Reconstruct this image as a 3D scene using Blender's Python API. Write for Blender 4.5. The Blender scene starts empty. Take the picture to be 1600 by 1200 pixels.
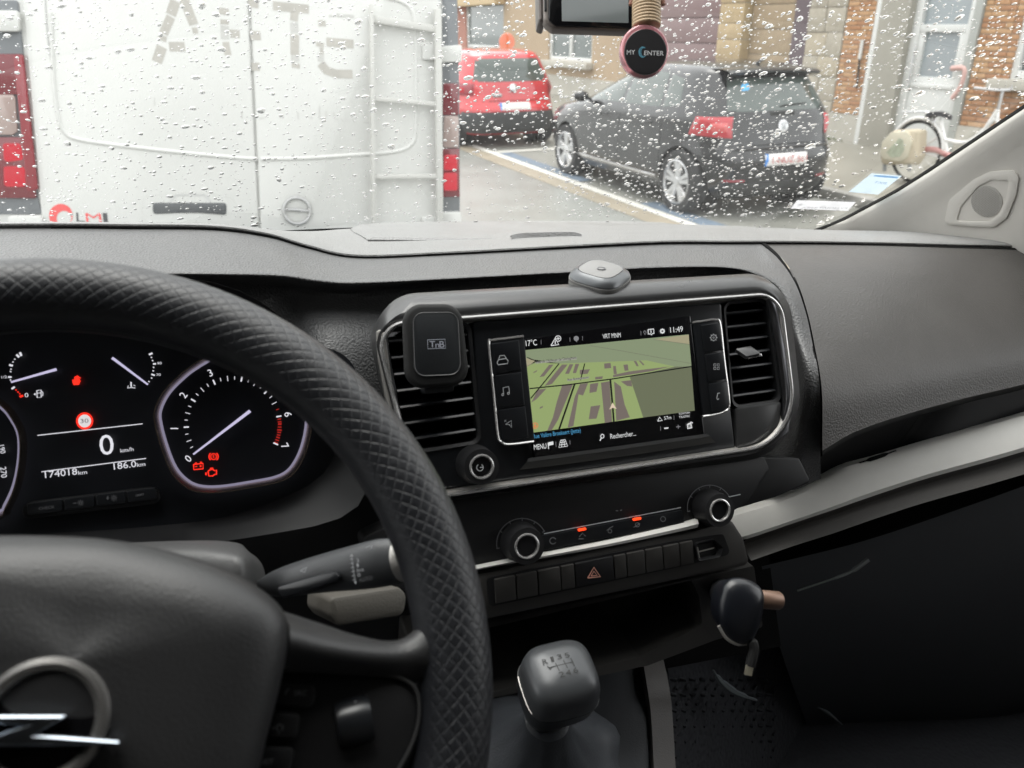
import bpy, bmesh, math, random
from math import radians as R, sin, cos, pi
from mathutils import Vector as V, Matrix
random.seed(7)
S = bpy.context.scene
COL = S.collection
# ------------------------------------------------------------ camera
F = 1232.0                      # focal length in photo pixels (1600 wide)
PSI, PIT = R(18.25), R(24.4)
C0 = V((0, 0, 1.65))
FW = V((sin(PSI)*cos(PIT), cos(PSI)*cos(PIT), -sin(PIT)))
RT = V((cos(PSI), -sin(PSI), 0))
UP = RT.cross(FW)
cam = bpy.data.cameras.new('camera')
cam.sensor_width = 36
cam.lens = 36*F/1600
cam.clip_start = .02
cam.clip_end = 500
cam.dof.use_dof = True
cam.dof.focus_distance = .8
cam.dof.aperture_fstop = 9.5
co = bpy.data.objects.new('camera', cam)
COL.objects.link(co)
co.matrix_world = Matrix(((RT.x, UP.x, -FW.x, C0.x), (RT.y, UP.y, -FW.y, C0.y), (RT.z, UP.z, -FW.z, C0.z), (0, 0, 0, 1)))
S.camera = co
# ------------------------------------------------------------ light
SUN_EL, SUN_AZ = R(74), R(-15)          # weak veiled sun, nearly overhead
W = bpy.data.worlds.new('World')
S.world = W
W.use_nodes = True
nt = W.node_tree
nt.nodes.clear()
wo = nt.nodes.new('ShaderNodeOutputWorld')
bg = nt.nodes.new('ShaderNodeBackground')
sky = nt.nodes.new('ShaderNodeTexSky')
sky.sky_type = 'NISHITA'
sky.sun_disc = False
sky.sun_elevation = SUN_EL
sky.sun_rotation = SUN_AZ
sky.air_density = 1.0
sky.dust_density = 4.0
sky.ozone_density = 1.0
hs = nt.nodes.new('ShaderNodeHueSaturation')
hs.inputs['Saturation'].default_value = .13
nt.links.new(sky.outputs[0], hs.inputs['Color'])
ov = nt.nodes.new('ShaderNodeMix')          # even cloud layer over the clear sky
ov.data_type = 'RGBA'
ov.inputs['Factor'].default_value = .65
ov.inputs[7].default_value = (6.0, 6.05, 6.0, 1)
nt.links.new(hs.outputs[0], ov.inputs[6])
nt.links.new(ov.outputs[2], bg.inputs['Color'])
bg.inputs['Strength'].default_value = .15
nt.links.new(bg.outputs[0], wo.inputs['Surface'])
sl = bpy.data.lights.new('sun', 'SUN')
sl.energy = .5
sl.angle = R(40)
sl.color = (1, .96, .9)
so = bpy.data.objects.new('sun', sl)
COL.objects.link(so)
sd = V((sin(SUN_AZ)*cos(SUN_EL), cos(SUN_AZ)*cos(SUN_EL), sin(SUN_EL)))
so.rotation_euler = sd.to_track_quat('Z', 'Y').to_euler()
S.view_settings.view_transform = 'Standard'
S.view_settings.look = 'None'
S.view_settings.gamma = 1
S.view_settings.use_curve_mapping = False
S.view_settings.exposure = 1.78
S.render.engine = 'CYCLES'
S.cycles.use_denoising = True
S.cycles.max_bounces = 10
S.cycles.diffuse_bounces = 4
S.cycles.transparent_max_bounces = 24
S.cycles.transmission_bounces = 8
S.cycles.caustics_reflective = False
S.cycles.caustics_refractive = False
S.cycles.sample_clamp_indirect = 6


# ------------------------------------------------------------ helpers
def ray(x, y):
    return FW + RT*((x-800)/F) - UP*((y-600)/F)


def dep(x, y, z):               # point at a depth along the optical axis
    return C0 + ray(x, y)*z


def ay(x, y, Y):                # point where the sight line meets a distance ahead
    r = ray(x, y)
    return C0 + r*(Y/r.y)


def onp(x, y, P, n):
    r = ray(x, y)
    return C0 + r*((P-C0).dot(n)/r.dot(n))


class PL:
    """a plane in the place, with its own axes"""
    def __init__(s, P, n, ex):
        s.P, s.n = V(P), V(n).normalized()
        ex = V(ex)
        s.ex = (ex - s.n*ex.dot(s.n)).normalized()
        s.ey = s.n.cross(s.ex)

    def px(s, x, y, o=0):
        return onp(x, y, s.P + s.n*o, s.n)

    def uv(s, x, y, o=0):
        d = s.px(x, y, o) - s.P
        return (d.dot(s.ex), d.dot(s.ey))

    def w(s, u, v, o=0):
        return s.P + s.ex*u + s.ey*v + s.n*o

    def sc(s, x, y):            # metres per photo pixel there
        return (s.px(x, y)-C0).dot(FW)/F


MATS = {}


def mat(name, col, rough=.5, metal=0, spec=.5, bump=0, scale=300, var=0, vscale=8, emit=0, coat=0, tex='noise', crough=.1, dust=0):
    if name in MATS:
        return MATS[name]
    m = bpy.data.materials.new(name)
    m.use_nodes = True
    t = m.node_tree
    b = t.nodes['Principled BSDF']
    b.inputs['Base Color'].default_value = (*col, 1)
    b.inputs['Roughness'].default_value = rough
    b.inputs['Metallic'].default_value = metal
    b.inputs['Specular IOR Level'].default_value = spec
    if coat:
        b.inputs['Coat Weight'].default_value = coat
        b.inputs['Coat Roughness'].default_value = crough
    if emit:
        b.inputs['Emission Color'].default_value = (*col, 1)
        b.inputs['Emission Strength'].default_value = emit
    tc = t.nodes.new('ShaderNodeTexCoord')
    if var:
        nz = t.nodes.new('ShaderNodeTexNoise')
        nz.inputs['Scale'].default_value = vscale
        nz.inputs['Detail'].default_value = 6
        nz.inputs['Roughness'].default_value = .65
        t.links.new(tc.outputs['Object'], nz.inputs['Vector'])
        rp = t.nodes.new('ShaderNodeMapRange')
        rp.inputs['From Min'].default_value = .3
        rp.inputs['From Max'].default_value = .7
        rp.inputs['To Min'].default_value = 1-var
        rp.inputs['To Max'].default_value = 1+var
        t.links.new(nz.outputs[0], rp.inputs[0])
        mx = t.nodes.new('ShaderNodeMix')
        mx.data_type = 'RGBA'
        mx.blend_type = 'MULTIPLY'
        mx.inputs['Factor'].default_value = 1
        mx.inputs[6].default_value = (*col, 1)
        t.links.new(rp.outputs[0], mx.inputs[7])
        t.links.new(mx.outputs[2], b.inputs['Base Color'])
        rr = t.nodes.new('ShaderNodeMapRange')
        rr.inputs['To Min'].default_value = max(0.03, rough-.12)
        rr.inputs['To Max'].default_value = min(1, rough+.12)
        t.links.new(nz.outputs[0], rr.inputs[0])
        t.links.new(rr.outputs[0], b.inputs['Roughness'])
    if bump:
        if tex == 'noise':
            n2 = t.nodes.new('ShaderNodeTexNoise')
            n2.inputs['Detail'].default_value = 3
        else:
            n2 = t.nodes.new('ShaderNodeTexVoronoi')
            n2.feature = 'SMOOTH_F1'
        n2.inputs['Scale'].default_value = scale
        t.links.new(tc.outputs['Object'], n2.inputs['Vector'])
        bp = t.nodes.new('ShaderNodeBump')
        bp.inputs['Strength'].default_value = bump
        bp.inputs['Distance'].default_value = .8/scale
        t.links.new(n2.outputs[0], bp.inputs['Height'])
        t.links.new(bp.outputs[0], b.inputs['Normal'])
    if dust:                     # specks and wiped smears of dust
        d1 = t.nodes.new('ShaderNodeTexNoise')
        d1.inputs['Scale'].default_value = 700
        d1.inputs['Detail'].default_value = 2
        d2 = t.nodes.new('ShaderNodeTexNoise')
        d2.inputs['Scale'].default_value = 9
        d2.inputs['Detail'].default_value = 5
        d2.inputs['Distortion'].default_value = 1.5
        for q in (d1, d2):
            t.links.new(tc.outputs['Object'], q.inputs['Vector'])
        r1 = t.nodes.new('ShaderNodeMapRange')
        r1.inputs['From Min'].default_value = .63
        r1.inputs['From Max'].default_value = .72
        t.links.new(d1.outputs[0], r1.inputs[0])
        r2 = t.nodes.new('ShaderNodeMapRange')
        r2.inputs['From Min'].default_value = .45
        r2.inputs['From Max'].default_value = .75
        t.links.new(d2.outputs[0], r2.inputs[0])
        ad = t.nodes.new('ShaderNodeMath')
        ad.operation = 'MULTIPLY_ADD'
        ad.inputs[1].default_value = .35
        t.links.new(r2.outputs[0], ad.inputs[0])
        t.links.new(r1.outputs[0], ad.inputs[2])
        am = t.nodes.new('ShaderNodeMath')
        am.operation = 'MULTIPLY'
        am.inputs[1].default_value = dust
        am.use_clamp = True
        t.links.new(ad.outputs[0], am.inputs[0])
        dm = t.nodes.new('ShaderNodeMix')
        dm.data_type = 'RGBA'
        dm.inputs[7].default_value = (.42, .40, .37, 1)
        t.links.new(am.outputs[0], dm.inputs['Factor'])
        src = b.inputs['Base Color']
        if src.links:
            t.links.new(src.links[0].from_socket, dm.inputs[6])
        else:
            dm.inputs[6].default_value = (*col, 1)
        t.links.new(dm.outputs[2], src)
    MATS[name] = m
    return m


def glow(name, col, s):         # things that give off light: screens, dials, lamps
    if name in MATS:
        return MATS[name]
    m = bpy.data.materials.new(name)
    m.use_nodes = True
    t = m.node_tree
    b = t.nodes['Principled BSDF']
    b.inputs['Base Color'].default_value = (.01, .01, .01, 1)
    b.inputs['Roughness'].default_value = .35
    b.inputs['Specular IOR Level'].default_value = .2
    b.inputs['Emission Color'].default_value = (*col, 1)
    b.inputs['Emission Strength'].default_value = s*.30
    MATS[name] = m
    return m


def finish(bm, name, ang=35):
    bmesh.ops.recalc_face_normals(bm, faces=bm.faces)
    return tomesh(bm, name, ang)


def tomesh(bm, name, ang=35):
    for f in bm.faces:
        f.smooth = True
    a = R(ang)
    for e in bm.edges:
        if len(e.link_faces) == 2 and e.calc_face_angle(0) > a:
            e.smooth = False
    me = bpy.data.meshes.new(name)
    bm.to_mesh(me)
    bm.free()
    return me


def obj(name, bm, m, parent=None, ang=35, recalc=True):
    if isinstance(bm, bmesh.types.BMesh):
        if recalc:
            bmesh.ops.recalc_face_normals(bm, faces=bm.faces)
        me = tomesh(bm, name, ang)
    else:
        me = bm
    if m and not me.materials:
        me.materials.append(m)
    o = bpy.data.objects.new(name, me)
    COL.objects.link(o)
    if parent:
        o.parent = parent
        o.matrix_parent_inverse = inv(parent)
    elif me.vertices:
        xs = [v.co for v in me.vertices]
        c = V(((min(v.x for v in xs)+max(v.x for v in xs))/2, (min(v.y for v in xs)+max(v.y for v in xs))/2, min(v.z for v in xs)))
        me.transform(Matrix.Translation(-c))
        o.location = c
    return o


def inv(p):
    M = Matrix.Identity(4)
    while p:
        M = M @ Matrix.Translation(-p.location)
        if p.parent:
            M = M @ p.matrix_parent_inverse.inverted()
        p = p.parent
    return M


def tag(o, label, cat, group=None):
    o['label'] = label
    o['category'] = cat
    if group:
        o['group'] = group
    return o


def thing(name, label, cat, loc, group=None):
    o = bpy.data.objects.new(name, None)
    o.empty_display_size = .05
    COL.objects.link(o)
    o.location = loc
    return tag(o, label, cat, group)


def kind(o, k):
    o['kind'] = k
    return o


def B():
    return bmesh.new()


def quadgrid(bm, rows, closed=False, cap=False):
    vs = [[bm.verts.new(p) for p in r] for r in rows]
    n = len(vs[0])
    for i in range(len(vs)-1):
        for j in range(n if closed else n-1):
            k = (j+1) % n
            try:
                bm.faces.new((vs[i][j], vs[i][k], vs[i+1][k], vs[i+1][j]))
            except ValueError:
                pass
    if cap:
        bm.faces.new(vs[0][::-1])
        bm.faces.new(vs[-1])
    return vs


def crom(pts, n):               # Catmull-Rom through vectors, n samples per span
    out = []
    P = [V(p) for p in pts]
    for i in range(len(P)-1):
        a = P[i-1] if i else P[i]*2-P[i+1]
        b, c = P[i], P[i+1]
        d = P[i+2] if i+2 < len(P) else c*2-b
        for k in range(n):
            t = k/n
            out.append(.5*((2*b)+(c-a)*t+(2*a-5*b+4*c-d)*t*t+(3*b-a-3*c+d)*t**3))
    out.append(P[-1])
    return out


def loft(cols, n1=6, n2=6):     # grid of control points (columns of rows) -> smooth grid
    rows = list(zip(*cols))
    sm = [crom(r, n1) for r in rows]
    return [crom(c, n2) for c in zip(*sm)]


def rpoly(c, r, seg=6):         # rounded polygon from 2-D corners
    n = len(c)
    rs = r if isinstance(r, (list, tuple)) else [r]*n
    out = []
    for i in range(n):
        p = V((*c[i], 0))
        a = (V((*c[i-1], 0))-p)
        b = (V((*c[(i+1) % n], 0))-p)
        la, lb = a.length, b.length
        a.normalize()
        b.normalize()
        th = a.angle(b)
        d = min(rs[i]/math.tan(th/2), la*.49, lb*.49)
        rr = d*math.tan(th/2)
        ce = p+(a+b).normalized()*(rr/sin(th/2))
        s, e = p+a*d-ce, p+b*d-ce
        tot = s.angle(e) if s.length > 1e-9 and e.length > 1e-9 else 0
        for k in range(seg+1):
            t = k/seg
            if tot < 1e-6:
                v = s
            else:
                v = (s*sin((1-t)*tot)+e*sin(t*tot))/sin(tot)
            out.append(((ce+v).x, (ce+v).y))
    return out


def inset2(c, d):               # inset a 2-D polygon
    n = len(c)
    ar = sum(c[i-1][0]*c[i][1]-c[i][0]*c[i-1][1] for i in range(n))
    sg = 1 if ar > 0 else -1
    out = []
    for i in range(n):
        p, a, b = V(c[i]), V(c[i-1]), V(c[(i+1) % n])
        e1, e2 = (p-a).normalized(), (b-p).normalized()
        n1, n2 = V((-e1.y, e1.x))*sg, V((-e2.y, e2.x))*sg
        m = n1+n2
        q = p+m*(d/max(.2, 1+n1.dot(n2)))
        out.append((q.x, q.y))
    return out


def plate(bm, pl, c, r, t, o=0, bev=0, seg=5, uv=False):
    """rounded plate: pixel (or uv) corners on a plane, front at offset o, thickness t behind it"""
    k = c if uv else [pl.uv(*q, o) for q in c]
    L = []
    if bev:
        L.append((inset2(k, bev), o, bev*.9))
        L.append((inset2(k, bev*.3), o-bev*.3, bev*.3))
        L.append((k, o-bev, 0))
    else:
        L.append((k, o, 0))
    L.append((k, o-t, 0))
    rows = []
    for cc, oo, dr in L:
        rr = [max(1e-5, x-dr) for x in r] if isinstance(r, (list, tuple)) else max(1e-5, r-dr)
        rows.append([pl.w(u, v, oo) for u, v in rpoly(cc, rr, seg)])
    quadgrid(bm, rows, True, True)
    return bm


def frame(bm, pl, c1, r1, c2, r2, o1, o2, t, seg=6, uv=False):
    """ring between two rounded polygons, with an outer skirt and an inner skirt of depth t"""
    k1 = c1 if uv else [pl.uv(*q, o1) for q in c1]
    k2 = c2 if uv else [pl.uv(*q, o2) for q in c2]
    a, b = rpoly(k1, r1, seg), rpoly(k2, r2, seg)
    quadgrid(bm, [[pl.w(*q, o1-t) for q in a], [pl.w(*q, o1) for q in a], [pl.w(*q, o2) for q in b], [pl.w(*q, o2-t) for q in b]], True)
    return bm


def box(bm, M, sx, sy, sz, bev=0):
    r = bmesh.ops.create_cube(bm, size=1, matrix=M @ Matrix.Diagonal((sx, sy, sz, 1)))
    if bev:
        es = list({e for v in r['verts'] for e in v.link_edges})
        bmesh.ops.bevel(bm, geom=es, offset=bev, segments=2, affect='EDGES', profile=.6)
    return bm


def fr(P, ex, ey, n):           # matrix from axes
    return Matrix(((ex.x, ey.x, n.x, P.x), (ex.y, ey.y, n.y, P.y), (ex.z, ey.z, n.z, P.z), (0, 0, 0, 1)))


def sweep(bm, path, rad, seg=8, closed=False, sq=None):
    """tube along points; rad number or list"""
    P = [V(p) for p in path]
    n = len(P)
    rows = []
    prev = None
    for i, p in enumerate(P):
        t = (P[(i+1) % n]-P[i-1]) if closed else (P[min(i+1, n-1)]-P[max(i-1, 0)])
        t.normalize()
        if prev is None:
            a = V((0, 0, 1)) if abs(t.z) < .9 else V((1, 0, 0))
            x = t.cross(a).normalized()
        else:
            x = (prev-t*prev.dot(t)).normalized()
        prev = x
        y = t.cross(x)
        r = rad[i] if isinstance(rad, (list, tuple)) else rad
        rows.append([p+(x*cos(2*pi*k/seg)+y*sin(2*pi*k/seg))*r for k in range(seg)])
    if closed:
        rows.append(rows[0])
        # join last ring to first
        vs = [[bm.verts.new(q) for q in r] for r in rows[:-1]]
        m = len(vs)
        # find best rotation at the seam
        best = min(range(seg), key=lambda k: (vs[-1][0].co-vs[0][k].co).length)
        for i in range(m):
            A, Bv = vs[i], vs[(i+1) % m]
            sh = best if i == m-1 else 0
            for k in range(seg):
                bm.faces.new((A[k], A[(k+1) % seg], Bv[(k+1+sh) % seg], Bv[(k+sh) % seg]))
    else:
        quadgrid(bm, rows, True, True)
    return bm


def lathe(bm, P, n, prof, seg=28, ex=None):
    n = V(n).normalized()
    a = V(ex) if ex else (V((1, 0, 0)) if abs(n.x) < .9 else V((0, 1, 0)))
    x = (a-n*a.dot(n)).normalized()
    y = n.cross(x)
    rows = [[P+n*h+(x*cos(2*pi*k/seg)+y*sin(2*pi*k/seg))*max(r, 1e-5) for k in range(seg)] for r, h in prof]
    quadgrid(bm, rows, True, True)
    return bm


def ink(bm, pl, strokes=(), polys=(), o=.0004):
    """flat print on a plane, given in photo pixels: strokes (points, width), filled polygons"""
    for pts, w in strokes:
        q = [pl.px(*p, o) for p in pts]
        hw = w*pl.sc(*pts[0])/2
        L, Rr = [], []
        n = len(q)
        for i in range(n):
            t = (q[min(i+1, n-1)]-q[max(i-1, 0)]).normalized()
            s = pl.n.cross(t)*hw
            L.append(q[i]+s)
            Rr.append(q[i]-s)
        quadgrid(bm, [L, Rr])
    for c in polys:
        bm.faces.new([bm.verts.new(pl.px(*p, o)) for p in c])
    return bm


def arc(cx, cy, r, a0=0, a1=360, n=16, k=1.0):
    return [(cx+r*cos(R(a0+(a1-a0)*i/n)), cy-k*r*sin(R(a0+(a1-a0)*i/n))) for i in range(n+1)]


TXT = {}


def tmesh(s):
    if s not in TXT:
        cu = bpy.data.curves.new('t', 'FONT')
        cu.body = s
        cu.resolution_u = 3
        o = bpy.data.objects.new('t', cu)
        COL.objects.link(o)
        bpy.context.view_layer.update()
        me = bpy.data.meshes.new_from_object(o.evaluated_get(bpy.context.evaluated_depsgraph_get()))
        bpy.data.objects.remove(o)
        TXT[s] = me
    return TXT[s]


def write(name, s, pl, p0, p1, h, m, parent, o=.0005, depth=0, hscale=.69, mirror=False):
    """lettering between two baseline pixels, cap height h pixels"""
    me = tmesh(s).copy()
    a, b = pl.px(*p0, o), pl.px(*p1, o)
    xs = [v.co.x for v in me.vertices]
    x0, x1 = min(xs), max(xs)
    d = b-a
    ex = d.normalized()
    ey = pl.n.cross(ex)
    if mirror:
        pass
    sx = d.length/(x1-x0)
    sy = h*pl.sc(*p0)/hscale
    for v in me.vertices:
        v.co = a+ex*((v.co.x-x0)*sx)+ey*(v.co.y*sy)
    me.materials.clear()
    me.materials.append(m)
    me.name = name
    return obj(name, me, None, parent)
# ------------------------------------------------------------ materials of the cabin
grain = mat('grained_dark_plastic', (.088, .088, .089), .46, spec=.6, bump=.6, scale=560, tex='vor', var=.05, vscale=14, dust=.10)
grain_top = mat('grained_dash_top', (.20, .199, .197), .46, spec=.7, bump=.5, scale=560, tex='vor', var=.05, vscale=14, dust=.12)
smooth_dark = mat('smooth_dark_plastic', (.038, .036, .034), .42, spec=.45, bump=.12, scale=900, var=.06, vscale=30)
airbag_m = mat('airbag_panel_plastic', (.056, .052, .049), .48, spec=.6, bump=.28, scale=560, tex='vor', var=.06, vscale=9, dust=.06)
satin = mat('satin_dark_grey', (.065, .065, .066), .32, metal=.35, spec=.5, bump=.05, scale=1200, var=.05, vscale=40)
black = mat('matt_black_plastic', (.012, .012, .013), .5, spec=.35, bump=.1, scale=900)
gloss = mat('gloss_black', (.006, .006, .007), .12, spec=.5)
piano = mat('soft_gloss_black', (.010, .011, .013), .30, spec=.5)
chrome = mat('brushed_chrome', (.66, .65, .64), .22, metal=.75)
chrome_d = mat('dull_chrome', (.50, .48, .45), .34, metal=.6)
silver = mat('silver_trim', (.78, .765, .72), .45, metal=.0, bump=.06, scale=700, var=.04, vscale=25)
rubber = mat('black_rubber', (.015, .015, .015), .7, spec=.3)
icon_m = mat('pale_print', (.55, .56, .58), .5)
icon_d = mat('dim_print', (.17, .17, .18), .5)
void_m = mat('dark_recess', (.008, .008, .008), .9, spec=.1)
pillar_m = mat('pale_grey_trim', (.58, .555, .515), .6, spec=.3, bump=.12, scale=500, var=.02, vscale=20)
carpet = mat('dark_mat', (.05, .052, .058), .8, spec=.2, bump=.4, scale=160, tex='vor')

S0 = PL(dep(955, 605, .67), (0, -cos(R(23)), sin(R(23))), (1, 0, 0))
# ------------------------------------------------------------ cabin shell round the camera
sh = kind(obj('cabin_floor', box(B(), Matrix.Translation((.27, .25, .62)), 1.95, 1.9, .04), carpet), 'structure')
headliner = mat('headliner_cloth', (.16, .155, .15), .9, bump=.2, scale=400)
sh = kind(obj('cabin_roof', box(B(), Matrix.Translation((.27, -.2, 2.12)), 1.95, 1.05, .04), headliner), 'structure')
sh = kind(obj('bulkhead', box(B(), Matrix.Translation((.27, -.72, 1.37)), 1.95, .04, 1.5), headliner), 'structure')
for sx, y0 in ((-.70, .30), (1.24, -.12)):
    b = B()
    box(b, Matrix.Translation((sx, .2, .97)), .05, 1.8, .70)
    box(b, Matrix.Translation((sx, (y0-.7)/2, 1.7)), .05, y0+.7, .82)  # wall carried forward over the side window to cut the light inside
    box(b, Matrix.Translation((sx, -.1, 2.07)), .05, 1.2, .1)
    kind(obj('cabin_side', b, smooth_dark), 'structure')
cowl = B()
quadgrid(cowl, [[V((x, y_, z_)) for x in (-.62, -.2, .27, .75, 1.16)] for y_, z_ in ((1.19, 1.17), (1.30, 1.20), (1.42, 1.16), (1.75, 1.05), (2.02, .84), (2.06, .40))])
kind(obj('bonnet', cowl, mat('dark_bonnet', (.02, .021, .023), .3, spec=.5)), 'structure')
kind(obj('front_firewall', box(B(), Matrix.Translation((.27, 1.2, .91)), 1.95, .05, .60), void_m), 'structure')

# ------------------------------------------------------------ dashboard
dash = thing('dashboard', 'dark grey grained van dashboard with silver trim strip running to the passenger side', 'dashboard', (.3, .8, .62))
leak_block = B()
box(leak_block, Matrix.Translation((.27, .90, 1.05)), 1.80, .28, .44)  # added box behind the dash, stops light leaking through
obj('dash_light_block', leak_block, void_m, dash)


def col(*a):
    return [ay(*q) for q in a]


left_cols = [
    col((-260, 358, .78), (-260, 392, .71), (-260, 416, .665), (-260, 432, .65), (-260, 446, .70), (-260, 520, .74), (-260, 700, .74)),
    col((-80, 357, .78), (-80, 391, .71), (-80, 416, .665), (-80, 432, .65), (-80, 446, .70), (-80, 520, .74), (-80, 700, .74)),
    col((80, 356, .78), (80, 390, .71), (80, 416, .665), (80, 432, .65), (80, 446, .70), (80, 520, .74), (80, 700, .74)),
    col((200, 357, .78), (200, 391, .71), (200, 415, .665), (200, 431, .65), (200, 446, .70), (200, 520, .74), (200, 700, .74)),
    col((334, 359, .785), (345, 393, .71), (350, 416, .67), (350, 432, .655), (350, 448, .71), (350, 520, .74), (350, 700, .73)),
    col((419, 370, .79), (434, 402, .72), (440, 421, .68), (440, 434, .665), (440, 452, .71), (440, 525, .69), (440, 720, .66)),
    col((481, 387, .79), (485, 415, .725), (497, 431, .69), (497, 441, .675), (497, 462, .705), (497, 545, .655), (500, 760, .60)),
    col((559, 402, .79), (559, 421, .73), (559, 435, .695), (559, 444, .68), (559, 464, .71), (555, 550, .655), (560, 800, .59)),
    col((700, 397, .79), (700, 416, .73), (700, 429, .70), (700, 437, .685), (700, 452, .72), (700, 560, .69), (700, 780, .66)),
    col((887, 387, .79), (887, 406, .735), (887, 419, .705), (887, 427, .69), (887, 442, .725), (887, 560, .69), (887, 780, .66)),
    col((1037, 380, .79), (1037, 399, .74), (1037, 411, .71), (1037, 419, .695), (1037, 434, .725), (1037, 560, .69), (1037, 770, .66)),
    col((1140, 380, .785), (1140, 400, .735), (1142, 412, .71), (1145, 420, .695), (1145, 436, .72), (1150, 560, .68), (1150, 760, .65)),
    col((1176, 380, .785), (1186, 402, .735), (1194, 418, .705), (1205, 438, .68), (1210, 462, .675), (1232, 590, .63), (1215, 750, .60)),
    col((1184, 380, .785), (1202, 400, .735), (1219, 424, .70), (1236, 462, .66), (1246, 512, .63), (1258, 605, .585), (1238, 766, .60)),
    col((1192, 380, .785), (1218, 403, .735), (1240, 436, .692), (1258, 485, .65), (1269, 535, .616), (1281, 608, .576), (1282, 748, .595))]
right_cols = [
    col((1195, 380, .785), (1222, 404, .735), (1244, 437, .692), (1261, 486, .65), (1272, 536, .616), (1284, 608, .576), (1285, 704, .553)),
    col((1290, 381, .78), (1305, 405, .73), (1318, 440, .69), (1326, 488, .648), (1332, 540, .612), (1336, 605, .58), (1338, 674, .562)),
    col((1400, 383, .77), (1410, 409, .727), (1415, 442, .688), (1418, 484, .65), (1420, 532, .617), (1420, 588, .588), (1420, 646, .572)),
    col((1500, 386, .76), (1505, 411, .722), (1507, 441, .686), (1508, 480, .65), (1508, 524, .619), (1508, 572, .594), (1508, 622, .58)),
    col((1600, 389, .75), (1600, 413, .715), (1600, 441, .682), (1600, 476, .649), (1600, 515, .621), (1600, 557, .6), (1600, 600, .588)),
    col((1800, 400, .735), (1800, 424, .70), (1800, 448, .668), (1800, 475, .643), (1800, 500, .622), (1800, 524, .607), (1800, 546, .598)),
    col((2000, 415, .722), (2000, 438, .69), (2000, 458, .66), (2000, 477, .638), (2000, 490, .622), (2000, 500, .61), (2000, 508, .602))]
b = B()
quadgrid(b, loft(left_cols, 8, 8))
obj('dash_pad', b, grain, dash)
b = B()
quadgrid(b, loft(right_cols, 10, 8))
obj('airbag_panel', b, airbag_m, dash)
# black tube for the dark seam groove behind the airbag panel edge, and the recess under it
b = B()
seamc = [c + V((.0, .006, -.001)) for c in crom([l for l in left_cols[-1]], 6)]
sweep(b, seamc, .004, 6)
obj('seam_dark_tube', b, void_m, dash)
b = B()
btm = [c[-1] for c in right_cols]
under = [ay(1285, 712, .61), ay(1338, 682, .61), ay(1420, 654, .615), ay(1508, 630, .62), ay(1600, 608, .62), ay(1800, 554, .62), ay(2000, 515, .62)]
low = [ay(1140, 845, .66), ay(1240, 812, .66), ay(1330, 768, .65), ay(1450, 720, .61), ay(1600, 680, .61), ay(1800, 620, .61), ay(2000, 560, .61)]
quadgrid(b, [crom(btm, 5), crom(under, 5), crom(low, 5)])
obj('recess_band', b, black, dash)
# top panel between the seam and the windscreen
seam_pts = [c[0] for c in left_cols[:-1]] + [c[0] for c in right_cols]
top_cols = []
bases = [(-260, 364, 1.0), (-80, 364, 1.0), (80, 364, 1.0), (200, 364, 1.0), (334, 364, 1.0), (419, 365, 1.02), (490, 363, 1.06), (559, 357, 1.10), (700, 352, 1.13), (887, 351, 1.14), (1037, 351, 1.13), (1140, 354, 1.10), (1176, 356, 1.08), (1184, 357, 1.075), (1195, 357, 1.07), (1300, 361, .99), (1410, 363, .92), (1500, 371, .86), (1600, 381, .80), (1800, 397, .75), (2000, 412, .735)]
for s_, q in zip(seam_pts, bases):
    e = ay(*q)
    s2 = s_ + V((0, .004, .004))
    m_ = s2.lerp(e, .45) + V((0, 0, .004))
    top_cols.append([s2 + V((0, .002, -.008)), s2, m_, e, e + V((0, .02, -.03))])
b = B()
rows = loft(top_cols, 6, 5)
quadgrid(b, rows)
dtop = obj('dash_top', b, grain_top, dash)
b = B()
sweep(b, [p + V((0, -.001, -.002)) for p in crom(seam_pts[2:], 5)], .0028, 6)  # black tube added for the dark groove along the top seam
obj('seam_dark_tube', b, void_m, dash)
TOPP = PL(ay(820, 365, .98), (0, -.12, 1), (1, 0, .0))
# raised lid on the top with its finger grip
lid = B()
TP = PL(ay(820, 366, .95) + V((0, 0, .004)), (-.03, .18, 1), (1, -.05, 0))
lc = [(572, 380), (548, 354), (1010, 350), (1074, 368), (1000, 376)]
pts3 = [ay(575, 377, .88), ay(556, 356, 1.07), ay(700, 350.5, 1.115), ay(900, 349.5, 1.12), ay(1040, 352, 1.10), ay(1074, 366, .93), ay(1000, 374, .87), ay(800, 379, .86)]
up_ = V((0, -.02, .004))
tp = crom(pts3 + [pts3[0]], 4)[:-1]
cen = sum(tp, V())/len(tp)
quadgrid(lid, [[p + V((0, 0, -.012)) for p in tp], [p + V((0, 0, .002)) for p in tp], [cen + (p-cen)*.975 + V((0, 0, .0045)) for p in tp]], True, True)
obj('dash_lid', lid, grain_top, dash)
b = B()
ga = [ay(796, 378.5, .86), ay(812, 375, .87), ay(850, 373.5, .872), ay(890, 373, .87), ay(905, 376, .86)]
ga = [p + V((0, -.002, .006)) for p in ga]
gb = [p + V((0, -.014, -.012)) for p in ga]
gm = [p + V((0, -.004, .0035)) for p in ga]
quadgrid(b, [crom(ga, 4), crom(gm, 4), crom(gb, 4)])
obj('lid_grip', b, grain_top, dash)
b = B()
sweep(b, crom([ay(793, 380, .853), ay(800, 375, .862), ay(806, 373, .868)], 4), .0022, 6)
obj('grip_gap', b, void_m, dash)
b = B()
sweep(b, crom([ay(909, 378, .853), ay(900, 373.5, .862), ay(893, 372, .868)], 4), .0022, 6)
obj('grip_gap', b, void_m, dash)

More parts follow.
